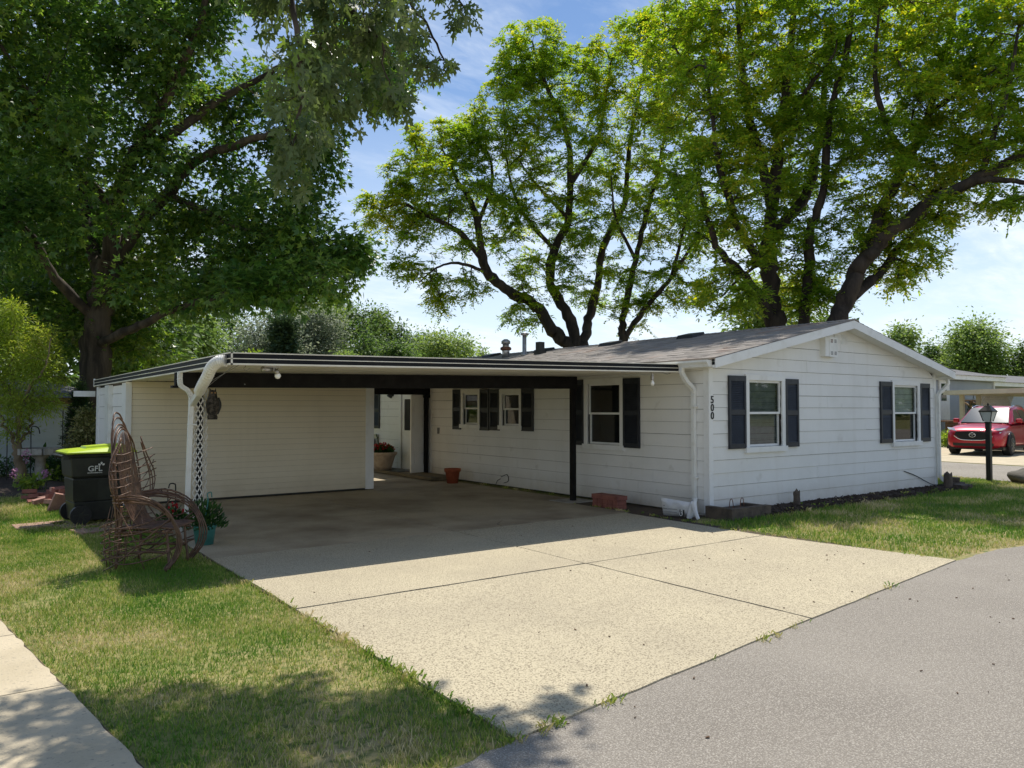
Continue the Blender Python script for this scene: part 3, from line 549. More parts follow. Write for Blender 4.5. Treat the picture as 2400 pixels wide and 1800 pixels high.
# drive: slabs with open joints over a dark bed
DX0, DXM, DX1 = 2.22, 5.28, 8.45
ry = lambda x: 3.02 + (x - 2.2) * .128
drive = tag(sheet('driveway', [(DX0, ry(DX0) + .014), (DX1 + .03, ry(DX1) + .014), (8.40, 9.8), (8.9, 10.4), (8.9, 16.2), (6.73, 20.4), (6.71, 13.86), (DX0 + .06, 13.86), (DX0 - .02, 10)], .010, 'joint_dirt'), 'concrete drive of broad slabs running under the carport', 'driveway', kind='structure')
def dslab(poly, mat, z=.018): return sheet('slab', poly, z + rs.uniform(-.002, .002), mat, .03, drive)
g = .011
def line(p, q, n=14, amp=.006): return rough_edge(p, q, n, amp, rs)
def quad(a, b, c, d, mat): dslab(line(a, b)[:-1] + line(b, c)[:-1] + line(c, d)[:-1] + line(d, a)[:-1], mat)
J1, J2 = 5.97, 8.50
quad((DX0, ry(DX0) + .002), (DXM - g, ry(DXM) + .002), (DXM - g, J1 - g), (DX0, J1 - g), 'aggregate')
quad((DXM + g, ry(DXM) + .002), (DX1 + .08, ry(DX1) + .002), (DX1 - .22, J1 - g), (DXM + g, J1 - g), 'aggregate')
quad((DX0, J1 + g), (DXM - .02 - g, J1 + g), (DXM - g, J2 - g), (DX0 + .01, J2 - g), 'aggregate')
quad((DXM - .02 + g, J1 + g), (DX1 - .22, J1 + g), (DX1 - .14, J2 - g), (DXM + g, J2 - g), 'aggregate')
quad((DX0 + .01, J2 + g), (DXM - g, J2 + g), (DXM - .08 - g, 13.86), (DX0 + .06, 13.86), 'old_concrete')
# back right slab split by a wandering crack
ck = [(6.02, 8.5), (6.08, 8.72), (6.38, 9.0), (6.75, 9.15), (7.2, 9.42), (7.65, 9.6), (8.0, 9.85), (8.38, 10.08)]
dslab([(DXM + g, J2 + g), (6.015, J2 + g)] + [(x - .006, y + .006) for x, y in ck[1:]] + [(8.86, 10.45), (8.88, 13.86), (DXM - .08 + g, 13.86)], 'old_concrete')
dslab([(6.03, J2 + g), (8.40, J2 + g), (8.39, 10.07)] + [(x + .006, y - .006) for x, y in ck[1:-1]][::-1], 'old_concrete')
dslab([(6.74, 13.875), (8.88, 13.875), (8.9, 15.9), (6.76, 15.7)], 'old_concrete'); dslab([(6.76, 15.715), (8.9, 15.915), (8.9, 20.2), (6.76, 20.2)], 'old_concrete')
# path at the left edge
sx = lambda y: .70 - (y - 3.79) * .123
path = tag(sheet('path', [(sx(2.2) + .01, 2.2), (sx(8.5) + .01, 8.5), (sx(8.5) - 1.4, 8.5), (sx(2.2) - 1.4, 2.2)], .009, 'joint_dirt'), 'narrow concrete path at the left edge of the lawn', 'path', kind='structure')
for a, b in ((2.25, 3.6), (3.6, 5.12), (5.12, 6.45), (6.45, 8.5)):
    sheet('slab', rough_edge((sx(a), a + .006), (sx(b), b - .006), 16, .012, rs) + [(sx(b) - 1.4, b - .006), (sx(a) - 1.4, a + .006)], .019, 'path_concrete', .03, path)
# neighbour's concrete apron across the side street
nd = tag(sheet('neighbour_driveway', [(24.15, 6.2), (24.3, 14.6), (31, 15.6), (40, 15.6), (40, 7.4), (30, 6.4)], .010, 'path_concrete'), 'pale concrete apron under the red car across the street', 'driveway', kind='structure')
# mulch bed along the gable wall and dirt strip along the long wall
def mound(name, poly, n, h, mat, lab, cat, z0=.0, seed=1):
    r = np.random.default_rng(seed); P = np.array(poly); x0, y0 = P.min(0); x1, y1 = P.max(0)
    nx = int((x1 - x0) / n) + 1; ny = int((y1 - y0) / n) + 1
    X = np.linspace(x0, x1, nx); Y = np.linspace(y0, y1, ny); V = []
    for j, y in enumerate(Y):
        for i, x in enumerate(X):
            e = min(i, nx - 1 - i, 3) / 3 * min(j, 3) / 3
            V.append((x, y, z0 - .03 + (h + .03) * min(1, e) + r.uniform(-.012, .012)))
    Fc = [(j * nx + i, j * nx + i + 1, (j + 1) * nx + i + 1, (j + 1) * nx + i) for j in range(ny - 1) for i in range(nx - 1)]
    return tag(mk(name, V, Fc, mat, smooth=True), lab, cat, kind='stuff')
mound('mulch_bed', [(9.6, 6.95), (16.6, 7.575)], .05, .055, 'mulch', 'dark bark mulch bed along the foot of the gable wall', 'mulch')
r2 = np.random.default_rng(5); m = MB()
for i in range(1500):      # bark chips
    x, y = r2.uniform(9.7, 16.5), r2.uniform(7.0, 7.56); s = r2.uniform(.012, .035)
    m.obox((x, y, .045 + r2.uniform(0, .025)), s * 2, s * .8, .008, rotm(r2.uniform(-.6, .6), r2.uniform(-.6, .6), r2.uniform(0, 3)))
tag(m.build('bark_chips', 'mulch'), 'loose bark chips scattered over the mulch bed', 'bark', kind='stuff')
tag(sheet('dirt_strip', rough_edge((8.38, 7.3), (8.36, 9.85), 22, .03, rs) + [(9.14, 9.85), (9.14, 7.62)], .014, 'joint_dirt'), 'narrow strip of bare dirt between drive and house wall', 'soil', kind='structure')

# ---------------------------------------------------------------- grass
def grassmat():
    m = bpy.data.materials.new('grass'); m.use_nodes = True; nt = m.node_tree; N = nt.nodes; L = nt.links; b = N['Principled BSDF']
    b.inputs['Roughness'].default_value = .55; b.inputs['Specular IOR Level'].default_value = .3
    g_ = N.new('ShaderNodeNewGeometry'); a = N.new('ShaderNodeAttribute'); a.attribute_name = 'rnd'
    n1 = N.new('ShaderNodeTexNoise'); n1.inputs['Scale'].default_value = .95; n1.inputs['Detail'].default_value = 5; n1.inputs['Roughness'].default_value = .6; L.new(g_.outputs['Position'], n1.inputs[0])
    ad = N.new('ShaderNodeMath'); ad.operation = 'MULTIPLY_ADD'; L.new(n1.outputs[0], ad.inputs[0]); ad.inputs[1].default_value = 3.3; ad.inputs[2].default_value = -1.68
    s = N.new('ShaderNodeMath'); s.operation = 'MULTIPLY_ADD'; s.use_clamp = True; L.new(a.outputs['Fac'], s.inputs[0]); s.inputs[1].default_value = .85; L.new(ad.outputs[0], s.inputs[2])
    cr = N.new('ShaderNodeValToRGB'); e = cr.color_ramp.elements; L.new(s.outputs[0], cr.inputs[0])
    e[0].position = 0; e[0].color = (.11, .25, .026, 1); e[1].position = 1; e[1].color = (.74, .62, .36, 1)
    for p, c in ((.38, (.25, .36, .050, 1)), (.60, (.42, .45, .10, 1)), (.8, (.58, .49, .20, 1))): k = e.new(p); k.color = c
    L.new(cr.outputs[0], b.inputs['Base Color'])
    t = N.new('ShaderNodeBsdfTranslucent'); L.new(cr.outputs[0], t.inputs[0]); mx = N.new('ShaderNodeMixShader'); mx.inputs[0].default_value = .35
    L.new(b.outputs[0], mx.inputs[1]); L.new(t.outputs[0], mx.inputs[2]); L.new(mx.outputs[0], N['Material Output'].inputs[0]); MATS['grass'] = m
grassmat()
def inpoly(X, Y, poly):
    ins = np.zeros(len(X), bool); n = len(poly)
    for i in range(n):
        (x1, y1), (x2, y2) = poly[i], poly[(i + 1) % n]
        c = ((y1 > Y) != (y2 > Y)) & (X < (x2 - x1) * (Y - y1) / (y2 - y1 + 1e-12) + x1); ins ^= c
    return ins
def noise2(X, Y, s, seed):
    r = np.random.default_rng(seed); out = 0
    for k in range(6):
        a = r.uniform(0, 6.28); f = s * (1 + k * .6); out = out + np.sin(f * (X * math.cos(a) + Y * math.sin(a)) + r.uniform(0, 6.28)) / (1 + k * .4)
    return out / 3
def grass(name, poly, dens, h, w, lab, seed, wild=0.0):
    r = np.random.default_rng(seed); P = np.array(poly); x0, y0 = P.min(0); x1, y1 = P.max(0); n = int((x1 - x0) * (y1 - y0) * dens)
    X = r.uniform(x0, x1, n); Y = r.uniform(y0, y1, n); k = inpoly(X, Y, poly); X = X[k]; Y = Y[k]
    thin = noise2(X, Y, 2.6, seed + 50); k = r.random(len(X)) < np.clip(1.0 - (thin - .45) * 1.1, .22, 1); X = X[k]; Y = Y[k]; n = len(X)
    hh = h * r.uniform(.45, 1.25, n) * (1 + .35 * noise2(X, Y, 1.3, seed + 9)); hh *= np.where(r.random(n) < .02 + wild, 1.8, 1)
    a = r.uniform(0, 6.283, n); ww = w * r.uniform(.6, 1.3, n); ln = r.uniform(.15, .9, n) * hh; b = r.uniform(0, 6.283, n)
    dx, dy = np.cos(a) * ww / 2, np.sin(a) * ww / 2; lx, ly = np.cos(b) * ln, np.sin(b) * ln; z = np.zeros(n)
    V = np.stack([np.stack([X - dx, Y - dy, z], 1), np.stack([X + dx, Y + dy, z], 1), np.stack([X + lx * .4 + dx * .7, Y + ly * .4 + dy * .7, hh * .6], 1), np.stack([X + lx * .4 - dx * .7, Y + ly * .4 - dy * .7, hh * .6], 1), np.stack([X + lx, Y + ly, hh], 1)], 1)
    i = np.arange(n)[:, None] * 5; T = np.concatenate([i + np.array([[0, 1, 2]]), i + np.array([[0, 2, 3]]), i + np.array([[3, 2, 4]])], 1)
    o = mk_np(name, V, T, 'grass', rnd=np.repeat(r.random(n), 5)); return tag(o, lab, 'grass', kind='stuff')
lawnL = [(sx(2.95) + .02, 2.95), (2.225, 3.0), (2.245, 4.4), (2.225, 5.2), (2.24, 6.4), (2.22, 8), (2.215, 10.6), (1.9, 10.9), (.4, 11.2), (.1, 8.4), (sx(8.3) + .02, 8.3)]
grass('grass', lawnL, 5600, .034, .0052, 'short patchy grass strip between path and drive', 31)
grass('grass', [(.3, 10.9), (2.2, 10.6), (2.25, 13.8), (1.9, 16.6), (.2, 16.8)], 2600, .05, .008, 'sunlit grass behind the wicker chair', 32)
lawnR = [(8.62, 3.92), (9.6, 3.92), (10.8, 3.72), (13, 3.46), (16.2, 3.66), (17.5, 4.65), (18.4, 6.4), (18.85, 8.0), (19.0, 10.5), (16.3, 11), (16.4, 7.4), (16.3, 7.05), (9.3, 7.05), (8.95, 7.0), (8.42, 7.2), (8.3, 6.0)]
grass('grass', lawnR, 1500, .05, .010, 'patchy front lawn in front of the gable wall', 33)
grass('grass', [(24.3, 13.2), (26.5, 13.6), (27.5, 16), (24.6, 18)], 300, .12, .03, 'bright green verge beside the neighbour drive', 36)
# longer tufts and dry weeds along slab edges and joints
def tufts(pts, name, lab, h, seed, per=14):
    r = np.random.default_rng(seed); m = MB(); V = []; T = []; Rn = []; k = 0
    for (x, y) in pts:
        q = r.uniform(.15, 1)
        for _ in range(int(per * q) + 2):
            a = r.uniform(0, 6.28); l = h * r.uniform(.4, 1.2); px, py = x + r.normal(0, .022), y + r.normal(0, .022); w = r.uniform(.0015, .003); dx, dy = math.cos(a) * l * .6, math.sin(a) * l * .6
            V += [(px - w, py, .0), (px + w, py, .0), (px + dx * .5, py + dy * .5, l * .75), (px + dx, py + dy, l * .85)]; T += [(k, k + 1, k + 2), (k + 1, k + 3, k + 2)]; Rn += [q] * 4; k += 4
    return tag(mk_np(name, V, T, 'grass', rnd=Rn), lab, 'weeds', kind='stuff')
r3 = np.random.default_rng(8)
E_ = [(2.20 + r3.normal(0, .02), y) for y in np.concatenate([r3.uniform(3.05, 7.2, 60), r3.normal(4.2, .35, 30), r3.normal(5.4, .25, 16)])]
tufts(E_, 'edge_weeds', 'longer grass tufts leaning over the left edge of the drive', .055, 41, 9)
tufts([(x, ry(x) - .01 + r3.normal(0, .012)) for x in np.concatenate([r3.uniform(2.3, 8.4, 9), r3.normal(2.9, .06, 6), r3.normal(4.6, .06, 5), r3.normal(2.35, .12, 10)])], 'joint_weeds', 'small dry weeds in the joint between drive and road', .05, 42, 12)
tufts([(8.50 + r3.normal(0, .03) - (y - 3.9) * .09, y) for y in r3.uniform(3.95, 7.1, 45)] + [(x, 3.93 - max(0, x - 9.6) * .15 + r3.normal(0, .02)) for x in r3.uniform(8.6, 12, 30)], 'edge_weeds', 'grass tufts along the right edge of the drive', .05, 43, 9)
tufts([(8.4 + r3.normal(.0, .03), y) for y in r3.uniform(7.2, 9.8, 30)] + [(9.0 + r3.normal(0, .06), y) for y in r3.uniform(10.6, 13.6, 26)], 'wall_weeds', 'low weeds along the dirt at the foot of the house wall', .05, 44)
tufts([(r3.uniform(9.3, 16.5), r3.uniform(6.9, 7.5)) for _ in range(40)], 'bed_weeds', 'sparse weeds in the mulch bed below the gable wall', .09, 45)
# litter: small leaves and crumbs on the drive and road
pm('dead_leaf', (.14, .075, .035), .8, c2=(.07, .045, .03), sc1=20)
m = MB()
for i in range(110):
    x, y = r3.uniform(2.4, 10), r3.uniform(1.5, 8.3); z = .022 if y > ry(x) + .03 and x < 8.2 else .012
    if y < ry(x) - .02 or (y > ry(x) + .05 and x < 8.1): s = r3.uniform(.004, .010); m.obox((x, y, z), s * 2, s, .005, rotm(r3.uniform(-.3, .3), r3.uniform(-.3, .3), r3.uniform(0, 3)))
tag(m.build('leaf_litter', 'dead_leaf'), 'scattered leaf crumbs on the drive and road', 'litter', kind='stuff')
# ---------------------------------------------------------------- trees
pm('bark_dark', (.062, .048, .038), .95, c2=(.030, .024, .020), sc1=5, mixr=(.4, .6), bump=1.0, bsc=14, stretch=(1, 1, .22))
pm('bark_grey', (.095, .075, .056), .95, c2=(.035, .028, .022), sc1=5, mixr=(.4, .6), bump=1.0, bsc=12, stretch=(1, 1, .16))
pm('bark_pale', (.24, .185, .12), .9, c2=(.15, .115, .075), sc1=8, bump=.5, bsc=25, stretch=(1, 1, .3))
leafmat('leaf_maple', (.042, .110, .022), (.115, .205, .036), (.20, .29, .05), tl=.45, rough=.38, spec=.5)
leafmat('leaf_locust', (.115, .225, .026), (.245, .345, .042), (.42, .42, .05), tl=.56, rough=.5, psc=.5)
leafmat('leaf_silver', (.055, .095, .024), (.125, .165, .062), (.17, .26, .045), tl=.36, rough=.45, psc=1.2)
leafmat('leaf_willow', (.16, .25, .035), (.30, .39, .065), (.34, .36, .08), tl=.45, rough=.5, psc=1.0)
leafmat('leaf_wood', (.050, .100, .026), (.120, .195, .050), (.10, .15, .04), tl=.42, rough=.6, psc=.12)
leafmat('leaf_greywood', (.12, .155, .095), (.21, .24, .16), (.28, .31, .2), tl=.42, rough=.6, psc=.12)
leafmat('leaf_lightwood', (.115, .19, .045), (.22, .31, .085), (.20, .25, .07), tl=.42, rough=.6, psc=.15)
leafmat('needle_dark', (.028, .060, .026), (.060, .100, .040), (.05, .08, .03), tl=.1, rough=.7, psc=.5)
leafmat('leaf_thuja', (.014, .042, .010), (.035, .080, .016), (.06, .11, .03), tl=.15, rough=.6, psc=2)
leafmat('leaf_shrub', (.070, .095, .025), (.20, .21, .075), (.36, .34, .16), tl=.3, rough=.5, psc=2)
leafmat('leaf_hosta', (.016, .055, .012), (.040, .105, .020), (.07, .15, .03), tl=.25, rough=.4, psc=1.5)
leafmat('leaf_bright', (.12, .20, .025), (.22, .32, .05), (.36, .42, .08), tl=.4, rough=.45, psc=3)
# leaf templates: (verts, tris); x along the leaf, y across, z fold
def T_leaf3():   # three-lobed broad leaf
    v = [(0, 0, 0), (.35, .10, .02), (.55, .50, -.02), (.55, .16, .03), (1, 0, -.03), (.55, -.16, .03), (.55, -.50, -.02), (.35, -.10, .02)]
    v = [(0, 0, 0), (.40, .17, .02), (.40, -.17, .02), (1, 0, -.04), (.62, .52, -.03), (.12, .10, .01), (.62, -.52, -.03), (.12, -.10, .01), (.48, .02, .03)]
    return np.array(v), np.array([(0, 2, 1), (2, 3, 1), (5, 8, 4), (7, 6, 8)])
def T_oval(w=.42):
    return np.array([(0, 0, 0), (.5, w / 2, .05), (1, 0, -.03), (.5, -w / 2, .05)]), np.array([(0, 1, 2), (0, 2, 3)])
def T_frond(n=4, ll=.30, lw=.13):   # pinnate leaf: pairs of narrow leaflets
    V = []; T = []
    for i in range(n):
        x = .12 + .8 * i / (n - 1); l = ll * (1 - .35 * abs(i / (n - 1) - .45) * 2); dz = -.07 * (i / (n - 1)) ** 2
        for s in (1, -1):
            k = len(V); V += [(x - lw * .6, 0, dz), (x + lw * .9, 0, dz - .01), (x + .12, s * l, dz - .05)]; T.append((k, k + 1, k + 2) if s > 0 else (k, k + 2, k + 1))
    return np.array(V), np.array(T)
def T_silver():   # deeply cut five-lobed leaf with toothed points
    out = [(0, 0)]
    lobes = [(-115, .45, .16), (-55, .72, .20), (0, 1.0, .22), (55, .72, .20), (115, .45, .16)]; pts = []
    for a, l, w in lobes:
        A = R_(a); d = np.array([math.cos(A), math.sin(A)]); p = np.array([-d[1], d[0]]); c = np.array([.12, 0])
        pts += [c + d * l * .30 - p * w * .32, c + d * l * .62 - p * w * .95, c + d * l * .68 - p * w * .42, c + d * l, c + d * l * .68 + p * w * .42, c + d * l * .62 + p * w * .95, c + d * l * .30 + p * w * .32]
    V = [(.12, 0, .02)] + [(p[0], p[1], -.06 * (p[0] - .12) ** 2 - .10 * p[1] ** 2) for p in pts] + [(-.35, .008, .05), (-.35, -.008, .05)]; T = []
    for L_ in range(5):
        b = 1 + L_ * 7; T += [(0, b, b + 6), (b, b + 2, b + 6), (b + 2, b + 4, b + 6), (b, b + 1, b + 2), (b + 2, b + 3, b + 4), (b + 4, b + 5, b + 6)]
        if L_ < 4: T.append((0, b + 6, b + 7))
    n = len(V); T += [(0, n - 2, n - 1)]
    return np.array(V), np.array(T)
def leaves(pos, dirs, nrm, size, tmpl):
    """place templates: dirs = leaf axis, nrm = approx normal"""
    Vt, Tt = tmpl; n = len(pos); d = dirs / (np.linalg.norm(dirs, axis=1)[:, None] + 1e-9); b = np.cross(nrm, d); b /= np.linalg.norm(b, axis=1)[:, None] + 1e-9; z = np.cross(d, b)
    V = pos[:, None, :] + size[:, None, None] * (Vt[None, :, 0:1] * d[:, None, :] + Vt[None, :, 1:2] * b[:, None, :] + Vt[None, :, 2:3] * z[:, None, :])
    T = Tt[None] + (np.arange(n) * len(Vt))[:, None, None]; return V.reshape(-1, 3), T.reshape(-1, 3), len(Vt)
class Skel:
    """limbs drawn by hand, then shoots grown out to every point of the crown that carries leaves"""
    def __init__(s, seed): s.P = []; s.D = []; s.paths = []; s.par = []; s.pi = []; s.r = np.random.default_rng(seed); s.plen = []
    def limb(s, pts, r0, r1, wob=.06, n=6, sides=9):
        P = catmull(pts, n); L = len(P); t = np.linspace(0, 1, L); P = P + s.r.normal(0, wob, P.shape) * np.sin(t * math.pi)[:, None] * r0 * 2
        rad = (r0 + (r1 - r0) * t ** .8) * (1 + .025 * s.r.normal(0, 1, L)); T = np.gradient(P, axis=0); T /= np.linalg.norm(T, axis=1)[:, None]
        s.paths.append([P, rad, sides]); b = sum(len(q) for q in s.P); s.P.append(P); s.D.append(T); s.plen.append(np.full(L, 0.) + t * .0)
    def grow(s, A, rt=.006, bias=.35, droop=0., minr=.0):
        node = np.concatenate(s.P); dirn = np.concatenate(s.D); cost = np.zeros(len(node)); idpath = np.concatenate([np.full(len(p), i) for i, p in enumerate(s.P)]); idk = np.concatenate([np.arange(len(p)) for p in s.P])
        d0 = np.sqrt(((A[:, None, :] - node[None, ::3]) ** 2).sum(2)).min(1); order = np.argsort(d0); kids = {}; tips = []
        nb = len(s.paths)
        for a in A[order]:
            v = a - node; dist = np.linalg.norm(v, axis=1); cosb = (v * dirn).sum(1) / (dist + 1e-6)
            sc_ = dist * (1.25 - .45 * cosb) + bias * cost; i = int(np.argmin(sc_)); p0 = node[i]; d = dist[i]
            m = max(3, min(9, int(d / .28) + 2)); t = np.linspace(0, 1, m); T0 = dirn[i] * d * .55 + s.r.normal(0, .10 * d, 3)
            end = a + np.array([0, 0, -droop * d]); T1 = (end - p0) * .6 + np.array([0, 0, .15 * d]) + s.r.normal(0, .12 * d, 3)
            h00 = 2 * t ** 3 - 3 * t ** 2 + 1; h10 = t ** 3 - 2 * t ** 2 + t; h01 = -2 * t ** 3 + 3 * t ** 2; h11 = t ** 3 - t ** 2
            P = h00[:, None] * p0 + h10[:, None] * T0 + h01[:, None] * end + h11[:, None] * T1
            P[1:-1] += s.r.normal(0, .025 * d + .01, (m - 2, 3)); T = np.gradient(P, axis=0); T /= np.linalg.norm(T, axis=1)[:, None] + 1e-9
            s.paths.append([P, None, 4]); s.par.append((idpath[i], idk[i])); k = len(s.paths) - 1
            node = np.concatenate([node, P[1:]]); dirn = np.concatenate([dirn, T[1:]]); cost = np.concatenate([cost, cost[i] + d * t[1:]]); idpath = np.concatenate([idpath, np.full(m - 1, k)]); idk = np.concatenate([idk, np.arange(1, m)]); tips.append((P, T))
        # thickness from the number of shoots carried
        W = [np.zeros(len(p[0])) for p in s.paths]
        for k in range(len(s.paths) - 1, nb - 1, -1):
            W[k] += 1; W[k] = W[k] if W[k].ndim else W[k]
            # everything attached beyond point j also flows through earlier points
            acc = np.maximum.accumulate(W[k][::-1])[::-1]; W[k] = acc; pi, pk = s.par[k - nb]; W[pi][:pk + 1] += acc[0]
        for k in range(nb, len(s.paths)): s.paths[k][1] = rt * np.maximum(W[k], 1) ** .46 * np.linspace(1.15, .75, len(W[k])); s.paths[k][2] = 6 if W[k][0] > 12 else (4 if W[k][0] > 2 else 3)
        return tips
    def mesh(s, name, mat, parent):
        V = []; Fc = []; n = 0
        for P, r, k in s.paths:
            if r[0] > .07: k = max(k, 12)
            v, f = tube_vf(P, r, k, cap=False)
            if k >= 12:     # ridged bark and swellings
                c = np.repeat(P, k, 0); a = np.tile(np.arange(k) * 6.283 / k, len(P)); h = np.repeat(np.linspace(0, len(P) * .8, len(P)), k); v = c + (v - c) * (1 + .06 * np.sin(a * 4 + h * .7) + .05 * np.sin(a * 2 - h * 1.3 + 1) + s.r.normal(0, .012, len(v)))[:, None]
            V.append(v); Fc.append(np.array(f) + n); n += len(v)
        o = mk_np(name, np.concatenate(V), np.concatenate(Fc), mat, parent, loc=tuple(WLOC[parent.name]), n=4)
        o.data.polygons.foreach_set('use_smooth', [True] * len(o.data.polygons)); return o
def blob(r, c, rad, n, shell=.45):
    """points through an ellipsoid, denser towards the outside"""
    v = r.normal(0, 1, (n, 3)); v /= np.linalg.norm(v, axis=1)[:, None]; q = r.random(n) ** (1 / 3) * (1 - shell) + shell; q = np.minimum(q, 1); return v * q[:, None], c, rad
def lobe_pts(r, x, y, rx, ry, D, rd, n, shell=.3):
    """an ellipsoidal mass of foliage about D metres away, its size given by the angle it fills"""
    v, _, _ = blob(r, 0, 0, n, shell); c = at(x, y, D); s = D * KD / FPX
    return c + v[:, :1] * RV * rx * s + v[:, 1:2] * F0 * rd + v[:, 2:3] * np.array([0, 0, 1.]) * ry * s
def cluster(r, tips, per, spread, size, tmpl, droop=.3, flat=.5, along=True, tmin=0., nv=.45):
    """leaves round the end of every shoot"""
    pos = []; dr = []
    for P, T in tips:
        k = max(3, int(per * r.uniform(.5, 1.4))); t = tmin + (1 - tmin) * r.random(k) ** .6; i = np.minimum((t * (len(P) - 1)).astype(int), len(P) - 1)
        base = P[i] if along else np.repeat(P[-1:], k, 0); off = r.normal(0, spread, (k, 3)); off[:, 2] *= flat; pos.append(base + off); d = off / (np.linalg.norm(off, axis=1)[:, None] + 1e-6) + .5 * T[i] + r.normal(0, .35, (k, 3)); d[:, 2] -= droop; dr.append(d)
    pos = np.concatenate(pos); dr = np.concatenate(dr); n = len(pos); nr = r.normal(0, nv, (n, 3)); nr[:, 2] += 1
    return leaves(pos, dr, nr, size * r.uniform(.5, 1.4, n), tmpl) + (n,)
def sprays(r, tips, m, k, ln, size, tmpl, tmin=.3):
    """feathery sprays: m short drooping side twigs on every shoot, small leaflets down both sides of each"""
    B = []; D = []
    for P, T in tips:
        q = max(2, int(m * r.uniform(.6, 1.4))); i = np.minimum(((tmin + (1 - tmin) * r.random(q) ** .7) * (len(P) - 1)).round().astype(int), len(P) - 1); d = T[i] * .45 + r.normal(0, 1, (q, 3)) * np.array([1, 1, .38]); d /= np.linalg.norm(d, axis=1)[:, None]; B.append(P[i]); D.append(d)
    B = np.concatenate(B); D = np.concatenate(D); n = len(B); l = ln * r.uniform(.5, 1.35, n); t = np.tile((np.arange(k) + .5) / k, n); b = np.repeat(B, k, 0); d = np.repeat(D, k, 0); L = np.repeat(l, k)
    side = np.cross(d, [0, 0, 1.]); side /= np.linalg.norm(side, axis=1)[:, None] + 1e-6; s = np.where(np.arange(len(t)) % 2, 1., -1.)
    pos = b + d * (t * L)[:, None] + np.array([0, 0, -1.]) * (L * t * t * .35)[:, None] + r.normal(0, .014, b.shape); dr = d * .7 + side * s[:, None] * .8 + r.normal(0, .28, b.shape); dr[:, 2] -= .15; nr = r.normal(0, .35, b.shape); nr[:, 2] += 1
    return leaves(pos, dr, nr, size * r.uniform(.6, 1.3, len(t)), tmpl) + (len(t),)
def crown(tree, mat, parts, seed, name='crown'):
    r = np.random.default_rng(seed); V = []; T = []; Rn = []; k = 0
    for v, t, nv, n in parts: V.append(v); T.append(t + k); k += len(v); Rn.append(np.repeat(r.random(n), nv))
    o = mk_np(name, np.concatenate(V), np.concatenate(T), mat, tree, rnd=np.concatenate(Rn), loc=tuple(WLOC[tree.name])); o['kind'] = 'stuff'; return o

